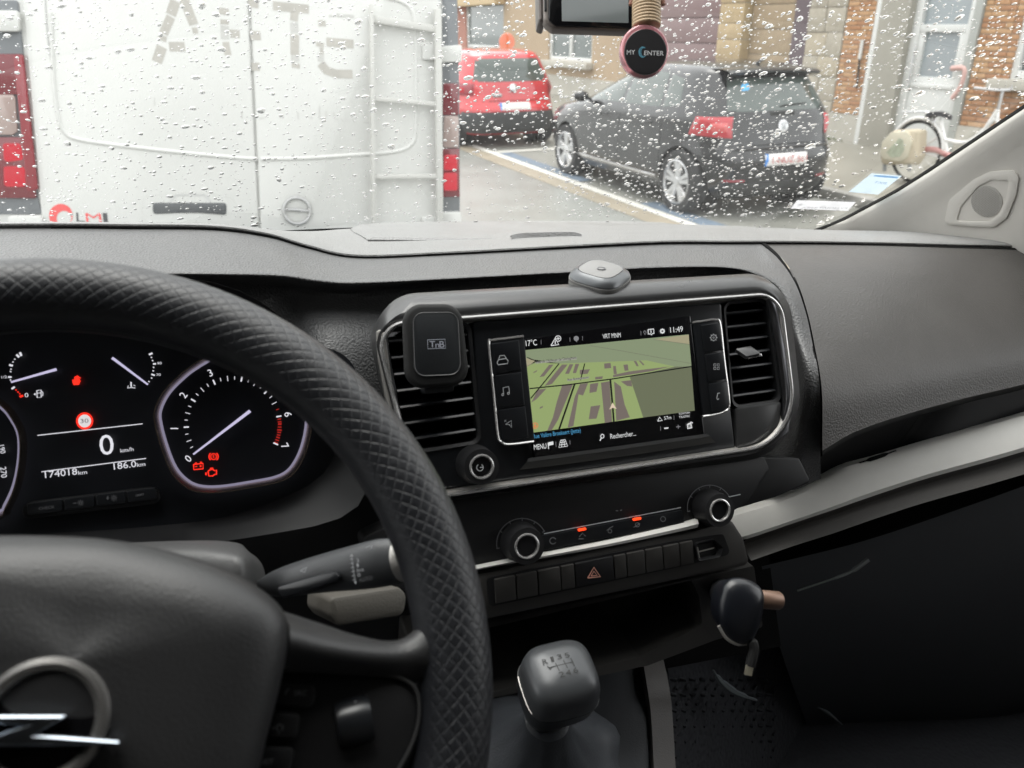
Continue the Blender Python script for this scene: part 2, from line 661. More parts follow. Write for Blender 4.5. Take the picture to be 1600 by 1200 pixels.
# ------------------------------------------------------------ silver trim and lower right panels
TR = PL(ay(1400, 760, .585), (-.12, -cos(R(38)), sin(R(38))), (1, 0, 0))
tt = [(1080, 824), (1133, 804), (1213, 780), (1277, 753), (1320, 730), (1373, 715), (1450, 692), (1600, 649), (1800, 590), (2000, 532)]
tb = [(1150, 842), (1166, 842), (1240, 817), (1300, 797), (1340, 783), (1390, 766), (1453, 746), (1600, 705), (1800, 640), (2000, 576)]
b = B()
A_ = [TR.px(*q, 0) for q in tt]
Bb = [TR.px(*q, 0) for q in tb]
r0 = [p - TR.n*.012 + TR.ey*.004 for p in A_]
r1 = [p + TR.n*.004 for p in A_]
r2 = [a.lerp(c, .45) + TR.n*.010 for a, c in zip(A_, Bb)]
r3 = [p + TR.n*.003 for p in Bb]
r4 = [p - TR.n*.012 for p in Bb]
quadgrid(b, [crom(q, 4) for q in (r0, r1, [a.lerp(c, .12)+TR.n*.008 for a, c in zip(A_, Bb)], r2, [a.lerp(c, .88)+TR.n*.008 for a, c in zip(A_, Bb)], r3, r4)])
obj('trim_strip', b, silver, dash)
# small dark slot on the upper edge of the strip
b = B()
sweep(b, crom([TR.px(1343, 723, .006), TR.px(1370, 714.5, .008), TR.px(1400, 704, .007)], 5), [.0008]*3+[.0022]*5+[.0008]*3, 6)
obj('trim_slot', b, void_m, dash)
b = B()
l1 = [TR.px(*q, 0) for q in tb[1:]]
l2 = [p + V((0, .006, -.012)) for p in l1]
l3 = [TR.px(*q, -.0) for q in [(1174, 876), (1240, 853), (1300, 834), (1340, 820), (1390, 803), (1453, 783), (1600, 741), (1800, 677), (2000, 610)]]
l4 = [p + V((0, .03, -.006)) for p in l3]
quadgrid(b, [crom(q, 4) for q in (l1, l2, l3, l4)])
obj('lower_rail', b, mat('brown_dark_plastic', (.045, .041, .037), .5, bump=.2, scale=700), dash)
# glovebox lid with the pull along its top edge
b = B()
gl = [[ay(1190, 885, .60), ay(1215, 1000, .64), ay(1260, 1130, .72), ay(1300, 1230, .80)],
      [ay(1350, 845, .60), ay(1380, 960, .61), ay(1420, 1090, .66), ay(1440, 1230, .74)],
      [ay(1500, 795, .60), ay(1530, 910, .59), ay(1550, 1060, .62), ay(1560, 1230, .70)],
      [ay(1640, 745, .60), ay(1680, 860, .58), ay(1700, 1030, .60), ay(1700, 1230, .68)]]
quadgrid(b, loft(gl, 6, 6))
glove = obj('glovebox_lid', b, mat('glovebox_plastic', (.048, .05, .054), .5, spec=.4, bump=.2, scale=700), dash)
b = B()
sweep(b, crom([ay(1246, 923, .592), ay(1300, 905, .585), ay(1330, 893, .582), ay(1357, 874, .58)], 5), [.0012]*6+[.0018]*5+[.003]*5, 6)
obj('pull_edge', b, mat('pale_grey_edge', (.16, .17, .17), .4), glove)  # arc paler than the lid around it

# ------------------------------------------------------------ centre housing with bezel and vents
hc = [(585, 508), (1214, 459), (1243, 690), (655, 779)]
ho = [(570, 452), (1232, 412), (1262, 716), (640, 792)]
b = B()
kc = [S0.uv(*q, 0) for q in hc]
mid = [S0.uv(*q, .004) for q in [(580, 490), (1222, 444), (1250, 700), (650, 784)]]
ko = [S0.uv(*q, -.022) for q in [(571, 462), (1226, 424), (1256, 708), (645, 789)]]
rr = [.020, .024, .05, .02]
rm = [.028, .032, .056, .02]
ro = [.036, .042, .060, .02]
sg = 10
quadgrid(b, [[S0.w(*q, -.012) for q in rpoly(inset2(kc, .002), rr, sg)], [S0.w(*q, .0) for q in rpoly(kc, rr, sg)],
             [S0.w(*q, .003) for q in rpoly(inset2(kc, -.003), rr, sg)],
             [S0.w(*q, .003) for q in rpoly(mid, rm, sg)],
             [S0.w(*q, -.008) for q in rpoly([((2*c[0]+a[0])/3, (2*c[1]+a[1])/3) for a, c in zip(mid, ko)], ro, sg)],
             [S0.w(*q, -.024) for q in rpoly(ko, ro, sg)],
             [S0.w(*q, -.075) for q in rpoly(inset2(ko, .002), ro, sg)]], True)
hous = obj('centre_housing', b, satin, dash, ang=50)
b = B()
cpath = [S0.w(*q, .004) for q in rpoly(kc, rr, sg)]
sweep(b, cpath, .0017, 8, True)
obj('chrome_edge', b, chrome, hous)
# wide chrome band at the outer sides
b = B()
frame(b, S0, kc, rr, inset2(kc, .0032), [max(.008, x-.0032) for x in rr], .001, -.004, .008, sg, uv=True)
obj('inner_edge', b, chrome_d, hous)
b = B()
lw = [S0.uv(*q) for q in [(588, 509), (604, 516), (624, 692), (630, 720), (606, 600)]]
band = [(590, 512), (602, 520), (612, 590), (627, 695), (630, 735), (604, 620), (593, 560)]
plate(b, S0, band, .002, .012, .0015, .0008)
obj('chrome_band', b, chrome_d, hous)
b = B()
band = [(1199, 466), (1209, 463), (1226, 540), (1238, 630), (1232, 676), (1199, 704), (1204, 692), (1222, 668), (1225, 630), (1213, 540)]
plate(b, S0, band, .002, .012, .001, .0008)
obj('chrome_band', b, mat('dark_chrome', (.20, .20, .21), .3, metal=1), hous)
# back plane of the housing
b = B()
plate(b, S0, [(600, 518), (1205, 470), (1228, 680), (655, 768)], [.018, .02, .046, .01], .01, -.035)
obj('housing_back', b, void_m, hous)
# face between the vents (carries the touchscreen)
face = B()
fc = [(738, 502), (1128, 473), (1142, 640), (1150, 706), (668, 768), (660, 706), (750, 690)]
plate(face, S0, fc, [.004, .004, .002, .004, .004, .003, .006], .03, -.003, .0015)
obj('centre_face', face, piano, hous)
b = B()
plate(b, S0, [(1149, 637), (1222, 626), (1219, 668), (1198, 692), (1152, 703)], [.003, .003, .012, .012, .003], .02, -.001, .002)
obj('side_panel', b, satin, hous)


def vent(c, n, tabpx, name='air_vent'):
    """recessed vent: frame of four walls, horizontal slats, upright vane behind"""
    k = [S0.uv(*q, -.002) for q in c]
    b = B()
    frame(b, S0, inset2(k, -.0025), .008, k, .007, -.0015, -.003, .032, 5, uv=True)
    v = obj(name, b, black, dash)
    TL, TRr, BR, BL = k
    for i in range(n):
        t = (i+.75)/(n+.3)
        l = (TL[0]+(BL[0]-TL[0])*t, TL[1]+(BL[1]-TL[1])*t)
        r = (TRr[0]+(BR[0]-TRr[0])*t, TRr[1]+(BR[1]-TRr[1])*t)
        b = B()
        prof = [(.0012, -.0045), (.0024, -.0055), (.0006, -.026), (-.0012, -.026), (-.0008, -.0065)]
        rows = []
        for e in (l, r):
            rows.append([S0.w(e[0]+(.001 if e is l else -.001), e[1]+dv - (do+.0045)*.25, do) for dv, do in prof])
        quadgrid(b, rows, True, True)
        obj('slat', b, piano, v)
    b = B()
    for f in (.2, .4, .6, .8):
        x0 = TL[0]+(TRr[0]-TL[0])*f
        x1 = BL[0]+(BR[0]-BL[0])*f
        q = [S0.w(x0, TL[1]*(1-f)+TRr[1]*f, -.027), S0.w(x1, BL[1]*(1-f)+BR[1]*f, -.027)]
        quadgrid(b, [q, [p-S0.n*.01+S0.ex*.001 for p in q]])
    obj('vane', b, void_m, v)
    if tabpx:
        b = B()
        plate(b, PL(S0.px(1168, 549, .006), (-.1, -.45, .9), (1, 0, 0)), tabpx, .0015, .004, 0, .0008)
        obj('vent_tab', b, satin, v)
        b = B()
        plate(b, S0, [(1167, 556), (1190, 552), (1191, 556.5), (1168, 561)], .0006, .004, .0075, .0004)
        obj('tab_edge', b, chrome, v)
    return v


vent([(603, 517), (731, 507), (748, 688), (636, 706)], 7, None)
vent([(1134, 476), (1197, 470), (1218, 624), (1148, 634)], 7, [(1148, 544), (1173, 540), (1190, 552), (1167, 557)])

# ------------------------------------------------------------ climate controls, switch row, tray, socket
CL = PL(S0.px(950, 800, -.012), S0.n, (1, 0, 0))
b = B()
plate(b, CL, [(560, 842), (690, 782), (1194, 712), (1204, 734), (1168, 786), (1106, 824), (740, 900), (600, 930)], .006, .03, 0, .002)
cp = obj('climate_panel', b, black, dash)
b = B()
plate(b, CL, [(1150, 712), (1250, 716), (1268, 754), (1213, 777), (1133, 801), (1096, 812)], .004, .02, -.018, .002)
obj('lower_corner', b, black, dash)
b = B()
plate(b, CL, [(846, 838), (1066, 797), (1070, 817), (850, 860)], .001, .01, .0035, .0006)
obj('button_strip', b, piano, cp)
b = B()
ink(b, CL, [([(850, 834), (1064, 793)], 1.6), ([(1136, 777), (1157, 772.5)], 1.6)], o=.0008)
obj('marker_line', b, icon_m, cp)
b = B()
ink(b, CL, [(arc(864, 845, 5, 30, 330, 10), 1.3), ([(905, 839), (910, 833), (915, 838)], 1.3), ([(904, 842), (912, 842)], 1.3), ([(948, 829), (953, 825), (958, 822)], 1.3),
            (arc(953, 830, 3, 0, 360, 8), 1), (arc(996, 820, 3.4, 0, 360, 8), 1.2), ([(990, 824), (1000, 818)], 1.2), (arc(1036, 811, 4, 0, 360, 8), 1.2), ([(962, 798), (966, 798)], 1.5), ([(969, 797.5), (972, 797)], 1.5)], o=.0042)
obj('icon', b, icon_d, cp)
for x, y in ((910, 827.5), (996, 811)):
    b = B()
    plate(b, CL, [(x-6, y-.5), (x+6, y-2.8), (x+6, y+.7), (x-6, y+3)], .0004, .002, .005, .0003)
    obj('indicator_light', b, glow('red_indicator', (1, .05, .01), 2.2), cp)


def knob(cx, cy, r, name, up=.020, pl=CL, ring=True):
    P = pl.px(cx, cy, 0)
    s = pl.sc(cx, cy)
    r *= s
    b = B()
    prof = [(r*1.06, -.004), (r*1.06, .003), (r, .006), (r*.97, up-.004), (r*.93, up), (r*.62, up), (r*.60, up-.001), (.0001, up-.001)]
    n = pl.n
    x = pl.ex
    y = pl.ey
    rows = []
    for rr_, h in prof:
        rows.append([P+n*h+(x*cos(2*pi*k/72)+y*sin(2*pi*k/72))*max(1e-5, rr_*(1-(.018 if (k % 2 and .004 < h < up-.001) else 0))) for k in range(72)])
    quadgrid(b, rows, True, True)
    o = obj(name, b, black, dash, ang=25)
    b = B()
    sweep(b, [P+n*(up+.0003)+(x*cos(2*pi*k/40)+y*sin(2*pi*k/40))*r*.60 for k in range(40)], .0011, 8, True)
    obj('knob_ring', b, chrome, o)
    b = B()
    lathe(b, P+n*(up-.002), n, [(r*.57, 0), (r*.57, .0012), (r*.2, .0016), (.0001, .0016)], 32)
    obj('knob_cap', b, gloss, o)
    return o


k1 = knob(812, 846, 30, 'climate_knob')
k2 = knob(1106, 792, 27, 'climate_knob')
for kk, cx, cy, r in ((k1, 816, 850, 40), (k2, 1109, 793, 35)):
    b = B()
    ink(b, CL, [(arc(cx, cy, r, 30, 190, 20), 1.3)] + [([(cx+(r+1)*cos(R(a)), cy-(r+1)*sin(R(a))), (cx+(r-4)*cos(R(a)), cy-(r-4)*sin(R(a)))], 1.3) for a in (30, 60, 90, 120, 150, 190)], o=.0006)
    obj('knob_scale', b, icon_d, kk)
pk = knob(742, 725, 29, 'power_knob', .022, PL(S0.px(742, 725, -.002), S0.n, (1, 0, 0)))
b = B()
PK = PL(S0.px(742, 725, .0205), S0.n, (1, 0, 0))
ink(b, PK, [(arc(750, 730.5, 5.2, 120, 420, 12), 1.2), ([(750, 730.5), (755.4, 730)], 1.2)], o=0)
obj('icon', b, icon_m, pk)
# thin silver strip under the controls
b = B()
q1 = [CL.px(*q, .004) for q in [(700, 896), (748, 884), (860, 862), (960, 842), (1060, 819), (1090, 811)]]
q2 = [CL.px(*q, .006) for q in [(700, 902), (748, 890), (860, 870), (960, 852), (1060, 831), (1090, 824)]]
quadgrid(b, [crom(q, 4) for q in ([p-CL.n*.01 for p in q1], q1, [a.lerp(c, .5)+CL.n*.002 for a, c in zip(q1, q2)], q2, [p-CL.n*.012 for p in q2])])
obj('trim_strip', b, silver, dash)
# switch row
SW = PL(S0.px(950, 890, -.010), (0, -cos(R(16)), sin(R(16))), (1, 0, 0))
b = B()
ol = [(700, 906), (1084, 829), (1146, 814), (1164, 842), (1174, 884), (770, 968), (690, 985)]
kl = [SW.uv(*q) for q in ol]
plate(b, SW, ol, [.004, .02, .008, .012, .006, .004, .004], .04, 0, .004)
sp = obj('switch_panel', b, smooth_dark, dash)
b = B()
plate(b, SW, [(760, 903), (1050, 846), (1130, 834), (1142, 866), (1060, 886), (765, 948)], .004, .006, .0012, 0)
obj('switch_recess', b, black, sp)
xs = [772, 806, 840, 876, 898, 959, 979, 1008, 1036, 1062, 1084]
for i in range(len(xs)-1):
    x0, x1 = xs[i]+1, xs[i+1]-1
    f = lambda x: 906-(x-772)*.196
    g = lambda x: 944-(x-772)*.205
    b = B()
    plate(b, SW, [(x0, f(x0)), (x1, f(x1)), (x1+2, g(x1)), (x0+2, g(x0))], .001, .006, .0036, .0008)
    hz_ = (x0 > 890 and x1 < 965)
    sb = obj('hazard_switch' if hz_ else 'switch_button', b, smooth_dark if not hz_ else black, sp)
    if hz_:
        b = B()
        ink(b, SW, [([(918.5, 903), (928, 886.5), (938, 901), (918.5, 903)], 2.2), ([(923.5, 900), (928, 892.5), (933, 899), (923.5, 900)], 1.6)], o=.0042)
        obj('hazard_triangle', b, mat('red_print', (.75, .36, .28), .5), sb)
b = B()
frame(b, SW, [(1086, 850), (1116, 843), (1130, 856), (1126, 870), (1092, 877)], .003, [(1089, 853), (1114, 847), (1122, 857), (1119, 866), (1094, 872)], .002, .005, .002, .012)
usb = obj('usb_socket', b, black, sp)
b = B()
ink(b, SW, [([(1090, 855), (1093, 873)], 2), ([(1092, 862), (1116, 856)], 2.4)], o=.003)
obj('contact', b, chrome_d, usb)
# open tray below, with lower fascia
LO = PL(ay(950, 980, .50), (0, -cos(R(8)), sin(R(8))), (1, 0, 0))
b = B()
tray = [(700, 990), (770, 966), (1168, 884), (1180, 960), (1100, 985), (1010, 1024), (770, 1082), (690, 1100)]
frame(b, LO, [(640, 1010), (1178, 884), (1192, 980), (1118, 1000), (1012, 1040), (640, 1118)], .003, [(690, 986), (1080, 906), (1092, 930), (1098, 976), (1000, 1026), (690, 1100)], .006, .0, -.002, .12, 4)
obj('tray_opening', b, smooth_dark, dash)
b = B()
plate(b, LO, [(600, 960), (1200, 860), (1220, 1010), (600, 1130)], .002, .01, -.11)
obj('tray_back', b, void_m, dash)
sk = LO.px(1128, 924, 0)
b = B()
s_ = LO.sc(1128, 924)
lathe(b, sk, LO.n, [(19*s_, -.004), (19*s_, .004), (17.5*s_, .0055), (15*s_, .0055), (14*s_, .003), (13.5*s_, -.01), (.0001, -.01)], 32)
so_ = obj('power_socket', b, black, dash)
b = B()
sweep(b, [sk+LO.n*.0055+(LO.ex*cos(2*pi*k/36)+LO.ey*sin(2*pi*k/36))*16.2*s_ for k in range(36)], .0011, 6, True)
obj('socket_ring', b, chrome_d, so_)
# knee panel below the instruments
b = B()
kn = [[ay(-260, 800, .66), ay(-260, 850, .63), ay(-260, 1000, .62), ay(-260, 1250, .66)],
      [ay(100, 815, .66), ay(100, 860, .62), ay(100, 1000, .61), ay(100, 1250, .64)],
      [ay(380, 790, .65), ay(380, 835, .60), ay(380, 980, .59), ay(380, 1250, .62)],
      [ay(560, 735, .60), ay(570, 800, .575), ay(570, 960, .56), ay(570, 1250, .58)],
      [ay(660, 720, .585), ay(690, 800, .56), ay(690, 960, .54), ay(690, 1250, .56)]]
quadgrid(b, loft(kn, 6, 5))
obj('knee_panel', b, black, dash)
# ------------------------------------------------------------ touchscreen unit
SC = PL(S0.P + S0.n*.0022, S0.n, (1, 0, 0))


def sp_(x, y):                   # measured on an enlarged view of the screen
    return (x/5+810, y/5+480)


scr = thing('touchscreen', 'wide black touchscreen showing a green street map in the middle of the dash', 'touchscreen', S0.px(960, 720))
b = B()
plate(b, SC, [(817, 530), (1079, 493), (1101, 679), (836, 720)], .002, .006, 0, .0006)
obj('screen_glass', b, gloss, scr)
b = B()
lipc = [(820, 716), (1108, 676), (1122, 690), (800, 737)]
q1 = [SC.px(*q, .0008) for q in [(826, 716), (900, 706), (1000, 692), (1104, 677.5)]]
q2 = [SC.px(*q, -.004) for q in [(812, 734), (900, 723), (1000, 709), (1118, 691)]]
quadgrid(b, [crom(q, 4) for q in (q1, [a.lerp(c, .3)+SC.n*.0018 for a, c in zip(q1, q2)], q2, [p-SC.n*.004 for p in q2])])
obj('screen_lip', b, satin, scr)
lit = .85
mg = [('map_far_fields', (.30, .36, .22), [[(55, 335), (1330, 212), (1352, 463), (1220, 465), (1000, 415), (320, 440), (60, 400)]]),
      ('map_blocks_ground', (.37, .47, .19), [[(62, 462), (130, 430), (320, 440), (1000, 415), (1222, 464), (870, 545), (975, 862), (115, 980)]]),
      ('map_grey_land', (.185, .205, .125), [[(870, 545), (1222, 464), (1351, 464), (1378, 808), (975, 862)]]),
      ('map_pale_land', (.46, .42, .27), [[(1060, 250), (1331, 215), (1336, 290), (1200, 270)], [(56, 395), (130, 420), (68, 468)]])]
for i, (nm_, c_, ps) in enumerate(mg):
    for q in ps:
        b = B()
        ink(b, SC, (), [[sp_(*p) for p in q]], o=.0003+.00015*i)
        obj('map_area', b, glow(nm_, c_, lit*.9), scr)
blk = [[(240, 450), (275, 448), (200, 540), (165, 545)], [(340, 448), (385, 448), (262, 600), (205, 615)], [(400, 445), (430, 445), (395, 520), (365, 520)], [(445, 443), (475, 443), (450, 515), (425, 515)],
       [(340, 615), (425, 605), (360, 760), (310, 880), (262, 958), (225, 965), (270, 860), (300, 740)], [(150, 645), (220, 635), (140, 720), (100, 745)], [(482, 600), (545, 592), (505, 690), (470, 680), (430, 930), (385, 940), (440, 700)],
       [(560, 600), (625, 590), (610, 660), (555, 670)], [(645, 590), (712, 578), (732, 895), (675, 905)], [(565, 775), (640, 765), (610, 870), (550, 875)], [(748, 580), (800, 620), (830, 760), (870, 860), (765, 888)],
       [(670, 440), (720, 435), (725, 475), (672, 480)], [(740, 460), (760, 458), (770, 520), (745, 525)], [(820, 450), (855, 447), (860, 495), (830, 497)], [(900, 420), (920, 420), (940, 460), (925, 462)], [(940, 418), (955, 418), (985, 450), (975, 455)],
       [(740, 530), (860, 503), (1000, 485), (1190, 462), (1040, 500), (740, 548)], [(480, 490), (560, 485), (540, 520), (480, 525)], [(120, 505), (150, 490), (140, 505), (115, 515)], [(800, 580), (880, 570), (890, 620), (850, 615)], [(170, 780), (195, 770), (188, 785), (165, 795)], [(600, 545), (660, 540), (655, 560), (600, 565)]]
b = B()
ink(b, SC, (), [[sp_(*p) for p in q] for q in blk], o=.0009)
kind(obj('map_buildings', b, glow('map_blocks', (.20, .165, .145), lit), scr), 'stuff')
b = B()
T_ = lambda *q: [sp_(*p) for p in q]
ink(b, SC, [(T_((88, 636), (400, 604), (740, 560), (1050, 510), (1352, 463)), 1.9), (T_((318, 440), (210, 575), (97, 712)), 1.8), (T_((518, 440), (485, 570)), 1.8), (T_((440, 600), (318, 953)), 2.9), (T_((718, 562), (730, 700), (746, 897)), 3), (T_((68, 392), (150, 425)), 1.2)], o=.0011)
kind(obj('map_roads', b, glow('map_road_black', (.004, .004, .005), 1), scr), 'stuff')
b = B()
ink(b, SC, [(T_((560, 300), (800, 340), (1352, 440)), .7), (T_((1060, 252), (1336, 290)), .7), (T_((65, 460), (140, 430)), .8)], o=.0011)
kind(obj('map_paths', b, glow('map_path_grey', (.16, .17, .12), 1), scr), 'stuff')
b = B()
ink(b, SC, (), [T_((735, 745), (710, 800), (738, 786), (768, 795))], o=.0013)
obj('map_arrow', b, glow('arrow_cream', (.62, .50, .38), 1.1), scr)
b = B()
ink(b, SC, (), [T_((133, 428), (455, 388), (457, 408), (137, 442)), T_((380, 563), (552, 541), (553, 556), (383, 579))], o=.0012)
kind(obj('map_label', b, glow('label_pale', (.42, .43, .36), .8), scr), 'stuff')
tdk = glow('label_dark', (.03, .03, .03), 1)
write('map_lettering', "Rue de l'Abbaye de Dieleghem", SC, sp_(140, 438), sp_(453, 402), 4.2, tdk, scr, .0014)
write('map_lettering', "Rue Bonaventure", SC, sp_(386, 575), sp_(549, 554), 3.6, tdk, scr, .0014)
b = B()
cx, cy = sp_(131, 925)
ink(b, SC, [(arc(cx, cy, 4.2, 0, 360, 16), 1)], [[(cx-2.2, cy+2.4), (cx-.6, cy-3), (cx+2.4, cy+1.8)]], o=.0013)
obj('map_compass', b, glow('compass_orange', (.75, .18, .07), 1), scr)
wt = glow('screen_white', (.75, .76, .76), .95)
wd = glow('screen_dim', (.22, .22, .23), 1)
wb = glow('screen_blue', (.07, .29, .50), 1.0)
for s, a, c, h, m_ in (('17°C', (60, 305), (146, 296), 9, wt), ('VRT MNM', (660, 246), (800, 234), 7.2, wt), ('11:49', (1188, 200), (1287, 190), 8.6, wt), ('MENU', (123, 1115), (220, 1103), 8.2, wt), ('Rechercher...', (720, 1028), (920, 1003), 7.6, wt),
                      ('57m', (1140, 881), (1195, 873), 5.4, wt), ('TRAFFIC', (1255, 868), (1340, 858), 3.4, wt), ('TOMTOM', (1253, 842), (1340, 831), 3, wt), ('Rue Valère Broekaert (Jette)', (117, 1026), (487, 977), 6.8, wb)):
    write('screen_lettering', s, SC, sp_(*a), sp_(*c), h, m_, scr, .0012)
b = B()
ink(b, SC, [(T_((255, 300), (288, 240), (315, 292), (255, 300)), 1.5), (T_((286, 262), (289, 288)), 1.6), ([sp_(310+22*cos(R(t)), 245-22*sin(R(t))) for t in range(0, 361, 30)], 1.2), (T_((296, 246), (324, 243)), 1.2), (T_((309, 232), (311, 258)), 1.2),
            (T_((1013, 175), (1057, 170), (1059, 205), (1045, 207), (1042, 216), (1034, 208), (1015, 210), (1013, 175)), 1.6), (T_((1035, 180), (1037, 200)), 1.6),
            ([sp_(1125+13*cos(R(t)), 187-13*sin(R(t))) for t in range(0, 361, 30)], 2.2), ([sp_(656+13*cos(R(t)), 1008-15*sin(R(t))) for t in range(0, 361, 30)], 1.3), (T_((648, 1020), (638, 1044)), 1.7),
            (T_((1088, 890), (1103, 858), (1125, 885), (1088, 890)), 1.3), (T_((1140, 947), (1172, 943)), 2), (T_((1320, 915), (1323, 948), (1355, 942), (1350, 910), (1320, 915)), 1.8), (T_((1330, 915), (1350, 898), (1362, 905)), 1.8), (T_((1330, 905), (1333, 944)), 1),(T_((1342, 905), (1345, 942)), 1),
            (T_((330, 1040), (365, 1034), (385, 1085), (316, 1096), (330, 1040)), 1.1), (T_((325, 1058), (371, 1051)), 1), (T_((320, 1077), (378, 1068)), 1), (T_((342, 1038), (338, 1092)), 1), (T_((354, 1036), (362, 1088)), 1), (T_((232, 1060), (236, 1108)), 1.3)] +
    [([sp_(1125+13*cos(R(t)), 187-13*sin(R(t))), sp_(1125+20*cos(R(t)), 187-20*sin(R(t)))], 1.6) for t in range(0, 360, 45)], [T_((234, 1056), (272, 1048), (274, 1074), (236, 1082))], o=.0012)
kind(obj('screen_icons', b, wt, scr), 'stuff')
b = B()
ink(b, SC, [(T_((177, 255), (178, 290)), .6), (T_((402, 235), (404, 270)), .6), (T_((500, 225), (502, 260)), .6), (T_((957, 185), (958, 220)), .6), (T_((1215, 845), (1216, 880)), .6), (T_((1232, 936), (1266, 932)), 1), (T_((1248, 918), (1250, 950)), 1), (T_((292, 1050), (294, 1090)), .6), (T_((1110, 930), (1112, 965)), .6), (T_((402, 1040), (404, 1075)), .6), (T_((986, 182), (978, 195), (989, 216), (998, 195), (986, 182)), 1)], [[sp_(452+20*cos(R(t)), 244-20*sin(R(t))) for t in range(0, 360, 24)], T_((448, 262), (458, 262), (457, 275))], o=.0012)
kind(obj('screen_marks', b, wd, scr), 'stuff')


def bpanel(outline, rad, buttons, chpath):
    b = B()
    plate(b, SC, outline, rad, .008, .0015, .0008)
    p = obj('button_panel', b, piano, scr)
    b = B()
    sweep(b, crom([SC.px(*q, .0012) for q in chpath], 4), .0011, 6)
    obj('panel_edge', b, chrome, p)
    for q in buttons:
        b = B()
        plate(b, SC, q, .0008, .004, .0028, .0006)
        obj('panel_button', b, piano, p)
    return p


lp = bpanel([(765, 533), (819, 526), (836, 690), (793, 694), (780, 684)], [.002, .002, .002, .003, .003],
            [[(768, 537), (811, 531), (815, 578), (773, 584)], [(774, 587), (815, 581), (820, 632), (779, 638)], [(779, 641), (821, 635), (826, 684), (786, 690)]],
            [(818, 525.5), (790, 529), (768, 532), (764, 538), (771, 610), (778, 680), (783, 690), (795, 694.5), (834, 690)])
rp = bpanel([(1083, 505), (1121, 500), (1138, 633), (1128, 645), (1099, 650)], [.002, .004, .004, .003, .002],
            [[(1096, 508), (1125, 504), (1130, 547), (1101, 551)], [(1102, 554), (1131, 550), (1136, 592), (1107, 597)], [(1108, 600), (1137, 595), (1141, 632), (1132, 641), (1112, 644)]],
            [(1082, 504), (1100, 501.5), (1118, 499.5), (1125, 506), (1131, 560), (1139, 630), (1131, 643), (1116, 648), (1098, 651)])
def icon(par, strokes, pl=SC, o=.0034, m=icon_m):
    b = B()
    ink(b, pl, strokes, o=o)
    return kind(obj('icon', b, m, par), 'stuff')


icon(lp, [([(779, 562), (781, 556), (788, 555), (791, 560)], 1.2), ([(777, 566), (779, 562), (791, 560), (794, 564), (793, 568), (778, 570), (777, 566)], 1.3)])
icon(lp, [([(787, 616), (786, 606), (795, 604), (796, 614)], 1.2), (arc(785.5, 616.5, 1.6, 0, 360, 8), 1.2), (arc(794.5, 614.5, 1.6, 0, 360, 8), 1.2)])
icon(lp, [([(790, 663), (799, 657), (799, 668), (796, 663.5), (790, 663)], 1), ([(788.5, 659.5), (788.5, 656.5), (790.5, 659), (790.5, 656)], .6)])
icon(rp, [(arc(1115, 527.5, 4.4, 0, 360, 12), 1), (arc(1115, 527.5, 1.2, 0, 360, 8), .8)] + [([(1115+4.6*cos(R(t)), 527.5+4.6*sin(R(t))), (1115+6.2*cos(R(t)), 527.5+6.2*sin(R(t)))], 1.1) for t in range(0, 360, 45)])
icon(rp, [([(1119.5+dx-1.6, 573+dy-1.6), (1119.5+dx+1.6, 573+dy-1.9), (1119.5+dx+1.8, 573+dy+1.5), (1119.5+dx-1.4, 573+dy+1.8), (1119.5+dx-1.6, 573+dy-1.6)], .8) for dx in (-2.7, 2.7) for dy in (-2.7, 2.7)])
icon(rp, [([(1125, 614), (1121.5, 614.5), (1120, 622), (1121, 624.5), (1123.5, 623)], 1.3)])

# ------------------------------------------------------------ instrument cluster
CP = PL(dep(150, 650, .60), (.06, -cos(R(24)), sin(R(24))), (1, 0, 0))


def c5(x, y):
    return (x/3.2, y/3.2+500)


clu = thing('instrument_cluster', 'instrument cluster with lit white needles and red warning lamps behind the steering wheel', 'instrument cluster', CP.px(150, 800))
lens = mat('cluster_face', (.014, .015, .018), .3, spec=.3)
b = B()
plate(b, CP, [(-300, 480), (300, 470), (560, 560), (560, 770), (230, 830), (-300, 850)], .03, .01, -.006)
obj('cluster_face', b, lens, clu)
# dark surround that dips from the hood to the face
b = B()
so1 = [(-300, 436), (60, 436), (330, 440), (470, 520), (575, 640), (560, 790), (400, 838), (230, 852), (0, 858), (-300, 858)]
so2 = [(-300, 505), (60, 500), (300, 520), (420, 570), (520, 650), (505, 740), (380, 800), (240, 822), (0, 836), (-300, 836)]
rows = [[CP.px(*q, .06) for q in so1], [CP.px(*q, .02) for q in so1], [CP.px(*q, -.004) for q in so2]]
quadgrid(b, [crom(r_, 4) for r_ in rows])
obj('cluster_surround', b, black, clu)
violet = glow('dial_ring_light', (.36, .33, .46), .62)
gw = glow('dial_white', (.80, .80, .86), .95)
gn = glow('needle_lilac', (.60, .56, .78), .95)
gr = glow('dial_red', (1, .03, .015), 1.3)
grd = glow('dial_dim_red', (.45, .02, .015), 1)
warm = mat('dial_bezel', (.50, .40, .32), .25, metal=1)
ring = [(312, 571), (291, 586), (264, 613), (250, 641), (251, 664), (261, 700), (274, 731), (291, 750), (312, 760), (344, 761), (391, 754), (431, 746), (453, 733), (469, 706), (478, 672), (479, 640), (470, 600), (440, 566), (395, 548), (350, 551)]
b = B()
rp_ = crom([CP.px(*q, .003) for q in ring+[ring[0]]], 4)[:-1]
sweep(b, rp_, .0016, 6, True)
obj('dial_ring', b, violet, clu)
b = B()
cen = CP.px(365, 655, .0)
quadgrid(b, [rp_, [cen+(p-cen)*1.045+CP.n*.012 for p in rp_], [cen+(p-cen)*1.06+CP.n*.012 for p in rp_], [cen+(p-cen)*1.08-CP.n*.004 for p in rp_]], True)
obj('dial_bezel', b, warm, clu)
